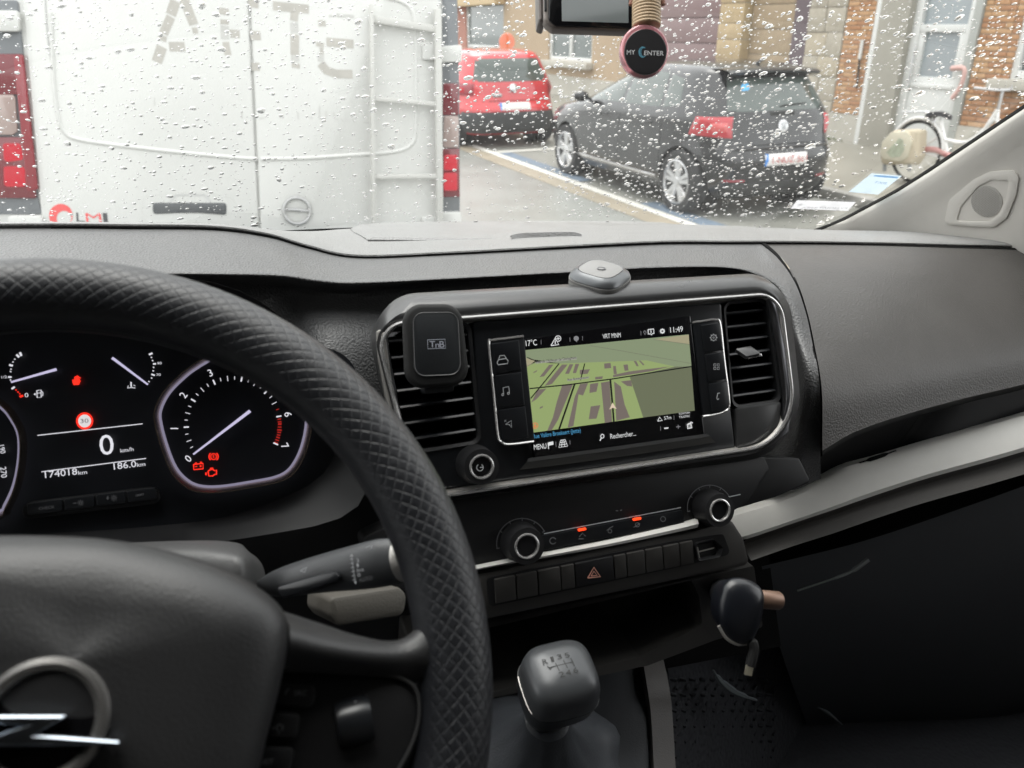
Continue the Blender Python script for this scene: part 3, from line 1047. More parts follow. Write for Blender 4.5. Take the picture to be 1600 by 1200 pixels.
ring2 = [(-120, 800), (-60, 826), (0, 800), (8, 790), (22, 759), (30, 719), (30, 681), (19, 656), (0, 634), (-60, 590), (-130, 560), (-190, 620), (-200, 720), (-170, 790)]
b = B()
rp2 = crom([CP.px(*q, .003) for q in ring2+[ring2[0]]], 4)[:-1]
sweep(b, rp2, .0016, 6, True)
obj('dial_ring', b, violet, clu)
b = B()
cen2 = CP.px(-90, 700, .0)
quadgrid(b, [rp2, [cen2+(p-cen2)*1.045+CP.n*.012 for p in rp2], [cen2+(p-cen2)*1.06+CP.n*.012 for p in rp2], [cen2+(p-cen2)*1.08-CP.n*.004 for p in rp2]], True)
obj('dial_bezel', b, warm, clu)
# tachometer scale
b, b2 = B(), B()
tcx, tcy, tr = 364, 664, 77
for i in range(0, 29):
    a = 217-34.4*i/4
    r0_ = tr if i % 2 == 0 else tr-1
    ln = 8 if i % 4 == 0 else (8 if i % 2 == 0 else 5)
    red = i > 22 and i % 4
    p0 = (tcx+r0_*cos(R(a)), tcy-r0_*sin(R(a)))
    p1 = (tcx+(r0_-ln)*cos(R(a)), tcy-(r0_-ln)*sin(R(a)))
    if i:
        ink(b2 if red else b, CP, [([p0, p1], 2.1 if i % 4 == 0 else 1.0)], o=.0006)
for i in range(10):
    a = 217-34.4*(6.1+i*.095)
    ink(b2, CP, [([(tcx+(tr-1)*cos(R(a)), tcy-(tr-1)*sin(R(a))), (tcx+(tr-7)*cos(R(a)), tcy-(tr-7)*sin(R(a)))], 1.6)], o=.0006)
kind(obj('dial_scale', b, gw, clu), 'stuff')
kind(obj('red_zone', b2, grd, clu), 'stuff')


def rot_text(s, cx, cy, h, ang, m_=gw, wsc=1.0):
    me = tmesh(s)
    xs_ = [v.co.x for v in me.vertices]
    ww = (max(xs_)-min(xs_))/.69*h*wsc/2
    dx, dy = cos(R(ang)), -sin(R(ang))
    bx, by = cx+sin(R(ang))*-h/2*-1*0, cy
    # baseline centre lies half a cap height below the middle
    mx, my = cx+sin(R(ang))*h/2, cy+cos(R(ang))*h/2
    write('dial_digit', s, CP, (mx-dx*ww, my-dy*ww), (mx+dx*ww, my+dy*ww), h, m_, clu, .0008)


for s, x, y, a in (('0', 942, 692, 40), ('1', 873, 542, 88), ('2', 918, 375, 55), ('3', 1052, 264, 22), ('6', 1440, 472, -82), ('7', 1424, 630, -62)):
    rot_text(s, *c5(x, y), 11, a)
rot_text('190', 3, 702, 7, -78)
rot_text('270', 5, 738, 8, -84)


def needle(p0, p1, w0, w1):
    b = B()
    a, c = CP.px(*p0, .004), CP.px(*p1, .004)
    d = (c-a).normalized()
    s = CP.n.cross(d)
    sc_ = CP.sc(*p0)
    quadgrid(b, [[a+s*w0*sc_*.5-CP.n*.001, a+s*w0*sc_*.4, a-s*w0*sc_*.4, a-s*w0*sc_*.5-CP.n*.001], [c+s*w1*sc_*.5-CP.n*.001, c+s*w1*sc_*.4, c-s*w1*sc_*.4, c-s*w1*sc_*.5-CP.n*.001]], True, True)
    obj('needle', b, gn, clu)


needle((302, 710), (391, 642), 2.5, 5)
needle((17, 597), (88, 577), 2.8, 4.2)
needle((175, 559), (231, 601), 4, 2.6)
b = B()
t_ = lambda *q: [c5(*p) for p in q]
ink(b, CP, [(t_((82, 173), (96, 186)), 3), (t_((46, 224), (64, 229)), 3), (t_((40, 285), (58, 286)), 2.6), (t_((58, 345), (74, 334)), 2.6), (t_((745, 173), (762, 166)), 2.8), (t_((765, 220), (780, 219)), 2.4), (t_((757, 271), (774, 277)), 2.4)] +
    [(t_((x-3, y-2), (x+3, y+2)), 1.6) for x, y in ((74, 196), (65, 210), (55, 246), (53, 258), (53, 300), (757, 187), (763, 203), (768, 237), (766, 254), (758, 290), (745, 308))] +
    [(t_((187, 577), (713, 519)), 1.3), (t_((207, 759), (730, 692)), 1.3)] +
    [(t_((184, 353), (205, 350), (206, 386), (186, 388), (184, 353)), 1.3), (t_((187, 366), (204, 364)), 1), (t_((208, 355), (214, 362), (214, 380), (209, 378)), 1), (t_((655, 310), (656, 334)), 2), (t_((642, 328), (637, 340), (655, 337), (676, 340)), 1.1), (t_((668, 325), (676, 330)), 1)], [t_((168, 371), (178, 364), (178, 378))], o=.0008)
kind(obj('gauge_scale', b, gw, clu), 'stuff')
b = B()
ink(b, CP, [(t_((98, 384), (116, 378)), 3.2)] + [(t_((x-3, y-2), (x+3, y+2)), 1.6) for x, y in ((80, 350), (90, 360), (99, 369))], o=.0008)
kind(obj('gauge_scale', b, gr, clu), 'stuff')
for s, a, c, h in (('1', (101, 181), (112, 178), 6), ('1/2', (8, 293), (35, 290), 4), ('0', (124, 386), (142, 385), 6.4), ('90', (787, 223), (809, 221), 3.8), ('70', (782, 280), (803, 279), 3.8), ('km/h', (603, 663), (668, 654), 6), ('174018', (226, 790), (387, 772), 10), ('km', (392, 774), (436, 769), 6), ('186.0', (570, 748), (682, 734), 10), ('km', (686, 734), (727, 729), 6)):
    write('display_lettering', s, CP, c5(*a), c5(*c), h, gw, clu, .001)
write('display_lettering', '0', CP, c5(502, 676), c5(572, 669), 31, gw, clu, .001)
# speed limit sign in the display
b = B()
cx, cy = c5(423, 505)
ink(b, CP, (), [arc(cx, cy, 13.4, 0, 360, 28)[:-1]], o=.0008)
obj('limit_sign_rim', b, gr, clu)
b = B()
ink(b, CP, (), [arc(cx, cy, 10, 0, 360, 28)[:-1]], o=.0011)
obj('limit_sign_face', b, glow('sign_white', (.75, .72, .72), .95), clu)
write('limit_lettering', '30', CP, c5(403, 516), c5(443, 513), 6.4, glow('sign_grey', (.08, .08, .09), 1), clu, .0014)
# warning lamps
b = B()
ink(b, CP, [(arc(*c5(1068, 683), 4.6, 0, 360, 14), 1.4), (arc(*c5(1068, 683), 7.2, -50, 50, 8), 1.5), (arc(*c5(1068, 683), 7.2, 130, 230, 8), 1.5), (t_((1067, 675), (1068, 690)), 1.4)], o=.0008)
obj('warning_lamp', b, gr, clu)
b = B()
ink(b, CP, [(t_((968, 722), (1015, 717), (1016, 744), (969, 748), (968, 722)), 1.8), (t_((975, 716), (984, 715)), 1.8), (t_((1000, 712), (1009, 711)), 1.8), (t_((976, 733), (986, 732)), 1.5), (t_((998, 731), (1008, 730)), 1.5), (t_((1003, 726), (1004, 736)), 1.5)], o=.0008)
obj('warning_lamp', b, gr, clu)
b = B()
ink(b, CP, [(t_((1040, 756), (1052, 748), (1066, 747), (1072, 754), (1082, 750), (1082, 772), (1072, 772), (1066, 779), (1044, 780), (1040, 756)), 1.9), (t_((1030, 762), (1030, 776)), 2), (t_((1050, 742), (1066, 741)), 1.8)], o=.0008)
obj('warning_lamp', b, gr, clu)
b = B()
ink(b, CP, [(t_((360, 300), (404, 305)), 1.3), (t_((384, 278), (404, 292)), 1.4)], [t_((372, 283), (392, 280), (396, 295), (371, 297)), t_((366, 298), (398, 294), (402, 308), (394, 324), (368, 326), (362, 310))], o=.0008)
obj('warning_lamp', b, gr, clu)
# row of push buttons below the display
b = B()
plate(b, CP, [(36, 786), (246, 760), (254, 786), (34, 812)], .006, .006, .004, .001)
obj('button_rail', b, black, clu)
for i, (x0, x1) in enumerate(((42, 97), (100, 147), (150, 196), (199, 244))):
    f = lambda x: 787-(x-40)*.125
    b = B()
    plate(b, CP, [(x0, f(x0)), (x1, f(x1)), (x1+1, f(x1)+18), (x0+1, f(x0)+18)], .0015, .004, .0062, .0006)
    obj('cluster_button', b, piano, clu)
write('button_lettering', 'CHECK', CP, (61, 797), (85, 794), 4.4, icon_d, clu, .0068)
write('button_lettering', '000', CP, (212, 776), (225, 774), 3.6, icon_d, clu, .0068)
for x, y in ((125, 786), (177, 778)):
    icon(clu, [(arc(x+1, y, 2, 0, 360, 8), .8), ([(x-11, y+.5), (x-6, y)], 1.1)] + [([(x+1+3*cos(R(t)), y+3*sin(R(t))), (x+1+5*cos(R(t)), y+5*sin(R(t)))], .8) for t in range(0, 360, 45)]
         + ([([(168.5, 775), (168.5, 781)], 1.1)] if x > 150 else []), CP, .0068, icon_d)

# ------------------------------------------------------------ steering wheel
TW = R(42)
WC = V((-.1200, .2962, 1.3945))
WP = PL(WC, (0, -cos(TW), sin(TW)), (1, 0, 0))
whl = thing('steering_wheel', 'steering wheel with a quilted black leather rim cover and padded hub', 'steering wheel', WC - WP.n*.06)
leather = mat('quilted_leather', (.011, .012, .015), .42, spec=.6, bump=.25, scale=900, var=.06, vscale=25)
padm = mat('hub_plastic', (.020, .020, .021), .46, spec=.6, bump=.18, scale=1000, tex='vor')
RM, rm_ = .185, .0178
NV = 128
LU, LV = 2*pi*RM, 2*pi*rm_
angs = [R(-45)+R(170)*i/1050 for i in range(1050)] + [R(125)+R(190)*i/160 for i in range(160)]
NU = len(angs)
verts, faces = [], []
KU = round(LU/.0074)
KV = 34
for th in angs:
    u = th/(2*pi)
    ca, sa = cos(th), sin(th)
    rd = WP.ex*ca + WP.ey*sa
    c_ = WC + rd*RM
    for j in range(NV):
        v_ = j/NV
        ph = 2*pi*v_
        a = u*KU + v_*KV/2
        d = u*KU - v_*KV/2
        da = abs(a-round(a))*.0055
        db = abs(d-round(d))*.0055
        g = max(math.exp(-(da/.0011)**2), math.exp(-(db/.0011)**2))
        fade = 1 if (v_ < .3 or v_ > .70) else max(0, 1-(v_-.3)/.1 if v_ < .5 else 1-(.70-v_)/.06)
        r = rm_ - .00010*g*fade
        sm_ = abs(((v_-.5+.5) % 1)-.5)
        r -= .0006*math.exp(-(sm_*LV/.0012)**2)
        verts.append(c_ + (rd*cos(ph) + WP.n*sin(ph))*r)
for i in range(NU):
    i2 = (i+1) % NU
    for j in range(NV):
        j2 = (j+1) % NV
        faces.append((i*NV+j, i2*NV+j, i2*NV+j2, i*NV+j2))
me = bpy.data.meshes.new('rim')
me.from_pydata(verts, [], faces)
me.polygons.foreach_set('use_smooth', [True]*len(faces))
uvl = me.uv_layers.new(name='uv')
us = [t/(2*pi) for t in angs] + [angs[0]/(2*pi)+1]
buf = []
for i in range(NU):
    a, c = us[i], us[i+1]
    for j in range(NV):
        p, q = j/NV, (j+1)/NV
        buf += (a, p, c, p, c, q, a, q)
uvl.data.foreach_set('uv', buf)
# fine stitched lines of the quilting, crisp on top of the modelled cushions
t = leather.node_tree
uvn = t.nodes.new('ShaderNodeUVMap')
uvn.uv_map = 'uv'
sx_ = t.nodes.new('ShaderNodeSeparateXYZ')
t.links.new(uvn.outputs[0], sx_.inputs[0])


def mnode(op, a, b_=None, c=None):
    n = t.nodes.new('ShaderNodeMath')
    n.operation = op
    for k, v_ in enumerate((a, b_, c)):
        if v_ is None:
            continue
        if isinstance(v_, (int, float)):
            n.inputs[k].default_value = v_
        else:
            t.links.new(v_, n.inputs[k])
    return n.outputs[0]


lines = []
for sg in (1, -1):
    m1 = mnode('MULTIPLY', sx_.outputs[1], sg*KV/2)
    m2 = mnode('MULTIPLY_ADD', sx_.outputs[0], KU, m1)
    fr_ = mnode('PINGPONG', m2, .5)
    mr = t.nodes.new('ShaderNodeMapRange')
    mr.interpolation_type = 'SMOOTHSTEP'
    mr.inputs['From Min'].default_value = .02
    mr.inputs['From Max'].default_value = .11
    t.links.new(fr_, mr.inputs[0])
    lines.append(mr.outputs[0])
hgt = mnode('MINIMUM', lines[0], lines[1])
fd = t.nodes.new('ShaderNodeMapRange')      # plain hide on the inner side of the rim
fd.inputs['From Min'].default_value = .28
fd.inputs['From Max'].default_value = .40
t.links.new(sx_.outputs[1], fd.inputs[0])
fe = mnode('LESS_THAN', sx_.outputs[1], .72)
hgt = mnode('MAXIMUM', hgt, mnode('MULTIPLY', fd.outputs[0], fe))
bsdf = t.nodes['Principled BSDF']
old = bsdf.inputs['Normal'].links[0].from_socket
bp2 = t.nodes.new('ShaderNodeBump')
bp2.inputs['Strength'].default_value = .55
bp2.inputs['Distance'].default_value = .0004
t.links.new(hgt, bp2.inputs['Height'])
t.links.new(old, bp2.inputs['Normal'])
t.links.new(bp2.outputs[0], bsdf.inputs['Normal'])
rim = obj('rim', me, leather, whl)


def wpx(x, y, o):
    return WP.px(x, y, o)


# hub pad: outline on a raised plane, rounded shoulder, gently domed centre
po = [(-330, 1200), (-320, 1010), (-310, 940), (-230, 872), (-100, 842), (0, 837), (100, 838), (190, 845), (300, 870), (375, 900), (425, 934), (447, 965), (450, 1000), (440, 1060), (420, 1140), (395, 1230), (350, 1330), (200, 1400), (-100, 1400), (-280, 1330)]
O0 = .030
base_ = crom([wpx(*q, O0) for q in po+[po[0]]], 4)[:-1]
pc = sum(base_, V())/len(base_)
# round the outline up over a wide shoulder
rows = [[p - WP.n*.05 + (p-pc)*-.02 for p in base_], [p - WP.n*.002 for p in base_]]
for k in range(1, 10):
    t = k/9
    rows.append([p + (pc-p).normalized()*(.034*(1-cos(t*pi/2))*(1 if True else 0)) + WP.n*(.020*sin(t*pi/2)) for p in base_])
for k in (.5, .8, .97):
    rows.append([rows[10][i].lerp(pc + WP.n*.024, k) for i in range(len(base_))])
b = B()
quadgrid(b, rows, True, True)
pad = obj('hub_pad', b, padm, whl, ang=60)
# emblem: ring with a horizontal lightning bolt
EP = PL(WP.px(72, 1128, .052), WP.n, (1, 0, 0))
b = B()
e_s = EP.sc(72, 1128)
EC = EP.px(66, 1128, .001)
sweep(b, [EC + (EP.ex*cos(2*pi*k/48)+EP.ey*sin(2*pi*k/48))*86*e_s for k in range(48)], .0028, 8, True)
obj('emblem_ring', b, mat('emblem_ring_metal', (.34, .33, .32), .25, metal=.8), pad)
b = B()
lathe(b, EC-EP.n*.004, EP.n, [(100*e_s, 0), (100*e_s, .003), (86*e_s, .0035), (.0001, .0035)], 48)
obj('emblem_disc', b, gloss, pad)
b = B()
bolt = [(-60, 1118), (106, 1118), (58, 1148), (188, 1158), (186, 1163), (30, 1166), (-60, 1166), (38, 1134), (-60, 1130)]
k_ = [EP.uv(*q, .006) for q in bolt]
ts = [EP.w(*q, .007) for q in k_]
vs_ = [bmesh.ops.create_vert(b, co=p)['vert'][0] for p in ts] if False else [b.verts.new(p) for p in ts]
f_ = b.faces.new(vs_)
r_ = bmesh.ops.extrude_face_region(b, geom=[f_])
bmesh.ops.translate(b, verts=[v for v in r_['geom'] if isinstance(v, bmesh.types.BMVert)], vec=-EP.n*.006)
bmesh.ops.bevel(b, geom=[e for e in b.edges], offset=.0006, segments=1, affect='EDGES')
obj('emblem_bolt', b, mat('emblem_chrome', (.62, .68, .75), .16, metal=1), pad)
# spoke: rounded arm from the pad to the rim, plus the control pod under it
b = B()
sa_ = [[(438, 955, .012), (452, 978, .027), (452, 1010, .030), (450, 1050, .018)],
       [(500, 975, .010), (505, 996, .022), (506, 1022, .024), (505, 1052, .014)],
       [(560, 994, .008), (566, 1010, .017), (568, 1032, .018), (566, 1056, .010)],
       [(615, 1002, .006), (622, 1014, .013), (626, 1034, .014), (624, 1062, .008)],
       [(650, 984, .004), (660, 1005, .012), (664, 1036, .012), (660, 1070, .004)],
       [(690, 930, .0), (705, 985, .008), (705, 1050, .006), (695, 1090, .0)]]
rows = [[wpx(x, y, o) for x, y, o in c] for c in sa_]
rows = [[wpx(c[0][0], c[0][1], c[0][2]-.03)]+r for c, r in zip(sa_, rows)]
quadgrid(b, loft(rows, 6, 5))
obj('spoke', b, padm, whl)
b = B()
pod = [(380, 1040), (560, 1046), (640, 1060), (662, 1110), (650, 1180), (600, 1290), (360, 1300)]
plate(b, WP, pod, [.01, .01, .015, .02, .02, .01, .01], .02, .008, .004)
pod_ = obj('control_pod', b, black, whl)
b = B()
sweep(b, crom([wpx(*q, .009) for q in [(400, 1047), (560, 1050), (636, 1064), (655, 1100), (645, 1160), (600, 1240)]], 6), .0008, 6)
obj('pod_edge', b, satin, pod_)
for q in ([(436, 1066), (494, 1070), (490, 1106), (428, 1102)], [(426, 1112), (470, 1114), (464, 1156), (416, 1152)], [(410, 1166), (462, 1168), (452, 1215), (398, 1212)]):
    b = B()
    plate(b, WP, q, .003, .006, .0115, .0012)
    obj('wheel_button', b, black, pod_)
b = B()
rl = [wpx(x, y, .0) for x, y in ((532, 1126), (572, 1126))]
mid_ = (rl[0]+rl[1])/2 + WP.n*.006
lathe(b, mid_-WP.ex*.008, WP.ex, [(.001, 0), (.0095, .0005), (.0105, .0035), (.0105, .0125), (.0095, .0155), (.001, .016)], 28)
obj('scroll_roller', b, piano, pod_)
b = B()
ink(b, WP, (), [[(550, 1103), (555.5, 1094), (560, 1103)], [(545, 1156), (553, 1156), (548.5, 1164)]], o=.0125)
obj('arrow_mark', b, icon_m, pod_)
write('button_lettering', 'SRC', WP, (459, 1087), (479, 1087), 7.4, icon_d, pod_, .0125)
write('button_lettering', 'LIST', WP, (404, 1195), (427, 1194), 7.4, icon_d, pod_, .0125)
b = B()
ink(b, WP, [([(452, 1076), (447, 1080), (446, 1086)], 1.6), ([(424, 1140), (428, 1137), (424, 1134)], 1.2), (arc(437, 1137, 5, -60, 240, 10), 1.2), ([(436, 1143), (435, 1147)], 1.2)], o=.0125)
obj('icon', b, icon_d, pod_)

# ------------------------------------------------------------ steering column cover and wiper stalk
b = B()
cv = [[(200, 848, .52), (215, 862, .49), (220, 900, .48), (225, 960, .48)], [(280, 845, .515), (290, 856, .488), (292, 890, .478), (295, 960, .475)], [(340, 845, .515), (345, 857, .488), (348, 884, .476), (350, 960, .47)],
      [(376, 850, .52), (384, 866, .492), (386, 888, .48), (388, 960, .475)], [(386, 862, .55), (402, 872, .54), (414, 896, .53), (420, 960, .52)]]
quadgrid(b, loft([[dep(*q) for q in c] for c in cv], 6, 6))
colm = obj('column_cover', b, mat('column_plastic', (.06, .06, .06), .45, spec=.5, bump=.2, scale=700), None, ang=60)
tag(colm, 'rounded grey steering column cover showing above the hub of the steering wheel', 'column cover')
b = B()
plate(b, PL(dep(570, 945, .52), (.25, -.86, .45), (1, 0, 0)), [(516, 934), (624, 917), (637, 930), (633, 962), (528, 979), (514, 962)], [.004, .006, .006, .006, .006, .006], .05, 0, .003)
tag(obj('lower_cowl', b, mat('taupe_grey_plastic', (.08, .074, .064), .55, bump=.2, scale=700), None), 'taupe grey plastic cowl piece just under the wiper stalk', 'plastic cowl')
st = thing('wiper_stalk', 'black wiper stalk with printed speed marks, reaching out right of the steering column', 'wiper stalk', dep(420, 930, .50))
SP = PL(dep(520, 900, .47), (.20, -.80, .56), (1, 0, 0))
ea = [(404, 916, 8, .5), (430, 912, 20, .49), (470, 903, 26, .48), (520, 893, 31, .472), (560, 886, 35, .466), (592, 880, 37, .462), (612, 877, 36, .46), (630, 874, 33, .458)]
b = B()
rows = []
pts_ = crom([dep(x, y, z) for x, y, r, z in ea], 3)
rads = crom([V((r*z/F, 0, 0)) for x, y, r, z in ea], 3)
ax = (pts_[-1]-pts_[0]).normalized()
u_ = (SP.n - ax*SP.n.dot(ax)).normalized()
w_ = ax.cross(u_)
for p, r in zip(pts_, rads):
    rows.append([p + (u_*cos(2*pi*k/20)*.62 + w_*sin(2*pi*k/20))*r.x for k in range(20)])
quadgrid(b, rows, True, True)
obj('stalk_arm', b, mat('stalk_plastic', (.045, .047, .05), .4, spec=.5, bump=.1, scale=800), st)
SPm = PL(dep(540, 885, .455), u_, ax)
b = B()
plate(b, SPm, [(430, 918), (500, 898), (525, 894), (532, 906), (500, 918), (440, 935)], [.002, .002, .006, .006, .002, .002], .004, -.0012, .001)
obj('stalk_inset', b, piano, st)
b = B()
cap0 = pts_[-1]
lathe(b, cap0 - ax*.001, ax, [(.0128, 0), (.0128, .004), (.0118, .0055), (.0001, .0055)], 24, u_)
obj('stalk_end', b, chrome_d, st)
for s, x, y, h, w__ in (('2', 557.5, 878.5, 5.5, 4), ('1', 558, 886, 5.5, 2.6), ('Int', 558.5, 894, 5.5, 10.5), ('0', 559, 901.5, 5.5, 4.5)):
    write('stalk_lettering', s, SPm, (x, y), (x+w__, y-w__*.18), h, icon_m, st, .0016)
write('stalk_lettering', 'AUTO', SPm, (561.5, 909.5), (582, 905.5), 5.5, icon_d, st, .0016)
b = B()
ink(b, SPm, [([(549.5, 870), (552, 891), (555, 909)], 1)] + [([(546.5+i*.8, 874+i*6.5), (552+i*.8, 873+i*6.5)], .8) for i in range(6)] + [([(469, 892), (476, 888), (480, 886), (476, 894), (469, 892)], 1), ([(572, 856), (578, 853), (582, 852), (579, 858)], 1)], [[(546.5, 870), (549, 865), (552.5, 869)], [(553, 909), (557.5, 908), (556, 913)]], o=.0014)
kind(obj('stalk_marks', b, icon_m, st), 'stuff')
# ------------------------------------------------------------ gear lever and console
KA = V((.02, -.30, .95)).normalized()
KX = V((1, 0, 0)) - KA*KA.x
KX.normalize()
KY = KA.cross(KX)
KP0 = dep(880, 1040, .55)
knm = mat('gear_knob_satin', (.055, .058, .062), .34, metal=.2, bump=.05, scale=900)
gl_ = thing('gear_lever', 'gear lever with a satin grey topped knob engraved with the six speed pattern', 'gear lever', KP0 - KA*.12)
b = B()


def sq(h, wx, wy, sx=0, sy=0, n=3.4, N=40):
    o = []
    for k in range(N):
        t = 2*pi*k/N
        c, s = cos(t), sin(t)
        o.append(KP0 + KA*h + KX*(sx + wx*math.copysign(abs(c)**(2/n), c)) + KY*(sy + wy*math.copysign(abs(s)**(2/n), s)))
    return o


prof = [(.0005, .004, .004, 0, 0), (-.0005, .014, .013, 0, 0), (-.003, .021, .019, 0, 0), (-.007, .0245, .0225, 0, 0), (-.014, .0262, .0245, 0, -.001), (-.026, .0272, .0255, 0, -.001), (-.040, .0262, .0245, 0, 0), (-.052, .0235, .021, 0, .001), (-.064, .018, .016, 0, .002), (-.074, .0135, .0125, 0, .002), (-.082, .0125, .012, 0, .002)]
vs_ = quadgrid(b, [sq(*q) for q in prof[:6]], True, False)
b.faces.new(vs_[0])
obj('knob_top', b, knm, gl_, ang=60)
b = B()
quadgrid(b, [sq(*q) for q in [(-.0255, .0274, .0257, 0, -.001)]+prof[5:]], True, True)
obj('knob_body', b, mat('gear_knob_black', (.020, .021, .023), .32, spec=.5), gl_, ang=60)
b = B()
sweep(b, [p for p in sq(-.0245, .0272, .0256, 0, -.001)][18:24], .0004, 6)
obj('knob_trim', b, chrome_d, gl_)
KP = PL(KP0, KA, KX)
engr = mat('engraved_dark', (.01, .01, .01), .6)
for s, x, y, w_x in (('R', 849, 1038, 8), ('1', 862, 1034, 4.5), ('3', 872, 1030.5, 7), ('5', 884, 1028, 7), ('2', 875, 1058, 8), ('4', 885.5, 1055, 8), ('6', 897, 1051.5, 7.5)):
    write('shift_numeral', s, KP, (x, y), (x+w_x, y-w_x*.2), 8.5, engr, gl_, .0006)
b = B()
ink(b, KP, [([(858, 1043), (896, 1034)], 1.3), ([(868, 1036), (874, 1048)], 1.3), ([(880, 1031), (887, 1044)], 1.3), ([(892, 1028), (898, 1041)], 1.3), ([(855, 1040), (860, 1045), (864, 1041)], 1.2)], o=.0006)
obj('shift_pattern', b, engr, gl_)
b = B()
lathe(b, KP0-KA*.15, KA, [(.016, 0), (.016, .02), (.0125, .03), (.012, .05), (.0135, .056), (.0135, .064), (.0115, .067), (.0115, .075)], 24)
obj('lever_collar', b, satin, gl_)
b = B()
rows = []
for h, r in ((.0, .082), (.004, .080), (.012, .066), (.03, .048), (.05, .034), (.068, .024), (.082, .0185), (.09, .0175)):
    rows.append([KP0-KA*.172+KA*h*1.05+(KX*cos(2*pi*k/60)+KY*sin(2*pi*k/60))*r*(1+(.06*sin(7*2*pi*k/60+h*30)+.02*sin(13*2*pi*k/60-h*60))*(1-h/.11)) for k in range(60)])
quadgrid(b, rows, True, True)
obj('lever_boot', b, mat('soft_boot_leather', (.03, .033, .038), .45, spec=.6, bump=.3, scale=600), gl_, ang=60)
cons = thing('centre_console', 'dark lower console around the gear lever with a brown grey edge rail', 'console', ay(880, 1230, .45))
b = B()
quadgrid(b, loft([[ay(600, 1120, .58), ay(620, 1200, .52), ay(640, 1330, .44)], [ay(760, 1080, .585), ay(770, 1190, .52), ay(770, 1330, .44)], [ay(1000, 1018, .60), ay(1010, 1130, .53), ay(1020, 1330, .43)]], 5, 5))
obj('console_top', b, mat('console_plastic', (.028, .031, .036), .5, spec=.4, bump=.2, scale=600), cons)
b = B()
ra = [ay(996, 1019, .602), ay(1006, 1080, .56), ay(1013, 1140, .53), ay(1021, 1330, .432)]
rb = [ay(1026, 1014, .602), ay(1040, 1080, .56), ay(1046, 1140, .53), ay(1056, 1330, .432)]
up3 = V((0, -.006, .012))
quadgrid(b, [crom(q, 4) for q in (ra, [p+up3 for p in ra], [p+up3 for p in rb], [p+V((.01, 0, -.05)) for p in rb])])
obj('edge_rail', b, mat('brown_grey_plastic', (.075, .066, .060), .5, bump=.2, scale=600), cons)
mt = thing('footwell_mat', 'nearly black ribbed passenger footwell mat beside the console', 'floor mat', (.62, .62, .70))
b = B()
quadgrid(b, loft([[ay(1040, 1020, .66), ay(1050, 1120, .62), ay(1060, 1330, .55)], [ay(1150, 1000, .70), ay(1180, 1120, .68), ay(1200, 1330, .60)], [ay(1300, 1000, .80), ay(1340, 1150, .80), ay(1380, 1330, .72)]], 5, 5))
obj('mat_surface', b, carpet, mt)
b = B()
for i in range(11):
    for j in range(12):
        x, y = 1052+i*15+(j % 2)*7.5, 1062+j*12
        p = ay(x, y, .625-.0003*(y-1100)+.00045*(x-1050))
        box(b, Matrix.Translation(p) @ Matrix.Rotation(.6 if j % 2 else -.6, 4, 'Z'), .0085, .003, .004, .0008)
kind(obj('mat_studs', b, carpet, mt), 'stuff')
b = B()
edg = mat('pale_edge', (.15, .17, .18), .45)  # grey for the crescents, paler than the mat
sweep(b, crom([ay(1114, 1047, .63), ay(1128, 1066, .627), ay(1150, 1082, .625), ay(1182, 1094, .625)], 5), [.0014]*3+[.0036]*3+[.0048]*4+[.0034]*3+[.0016]*3, 6)
obj('raised_edge', b, edg, mt)
b = B()
sweep(b, crom([ay(1270, 1100, .70), ay(1290, 1111, .70), ay(1316, 1132, .70)], 5), [.0012]*2+[.0026]*2+[.0032]*3+[.0022]*2+[.001]*2, 6)
obj('raised_edge', b, edg, mt)

# ------------------------------------------------------------ usb charger in the socket
ch = thing('usb_charger', 'dark egg shaped charger plugged into the socket with a copper coloured end', 'charger', dep(1160, 1010, .58))
cP = dep(1156, 955, .575)
cn = V((-.1, -.85, .5)).normalized()
CHP = PL(cP, cn, (1, .25, 0))
b = B()
oc = [(1128, 915), (1140, 904), (1160, 903), (1180, 911), (1192, 926), (1191, 950), (1184, 980), (1172, 1002), (1156, 1008), (1138, 996), (1124, 975), (1121, 945)]
oo_ = [CHP.px(*q, 0) for q in oc]
oo_ = crom(oo_+[oo_[0]], 3)[:-1]
cc_ = sum(oo_, V())/len(oo_)
rows = [[cc_+(p-cc_)*.8-cn*.02 for p in oo_]]
for k in range(6):
    t = k/5*pi/2
    rows.append([cc_+(p-cc_)*(cos(t)*.999+.001)+cn*(.010*sin(t)) for p in oo_])
quadgrid(b, rows, True, True)
obj('charger_body', b, mat('navy_plastic', (.006, .007, .010), .3, spec=.5), ch, ang=60)
b = B()
aR = V((.85, -.1, -.22)).normalized()
lathe(b, dep(1186, 936, .583), aR, [(.0062, 0), (.0068, .002), (.0068, .0165), (.006, .018), (.0001, .018)], 24)
obj('charger_end', b, mat('copper_plastic', (.20, .125, .09), .4, metal=.4), ch)
b = B()
sweep(b, crom([CHP.px(*q, .001) for q in [(1123, 978), (1134, 996), (1150, 1006), (1166, 1006)]], 4), .0012, 6)
obj('chrome_rim', b, chrome_d, ch)
b = B()
sweep(b, [cP - cn*.01, sk + LO.n*.001], .0125, 20)
obj('charger_plug', b, black, ch)
cb = thing('charging_cable', 'short black cable end with a pale metal connector hanging under the charger', 'cable', dep(1168, 1056, .58))
b = B()
sweep(b, crom([dep(1172, 1000, .575), dep(1176, 1004, .572), dep(1178, 1016, .572), dep(1172, 1040, .572)], 4), [.003]*4+[.0036]*5+[.0038]*4, 10)
obj('cable_boot', b, rubber, cb)
b = B()
HX = (dep(1182, 1042, .572)-dep(1166, 1042, .572)).normalized()
HY = (dep(1174, 1030, .572)-dep(1169, 1056, .572)).normalized()
HX = (HX-HY*HX.dot(HY)).normalized()
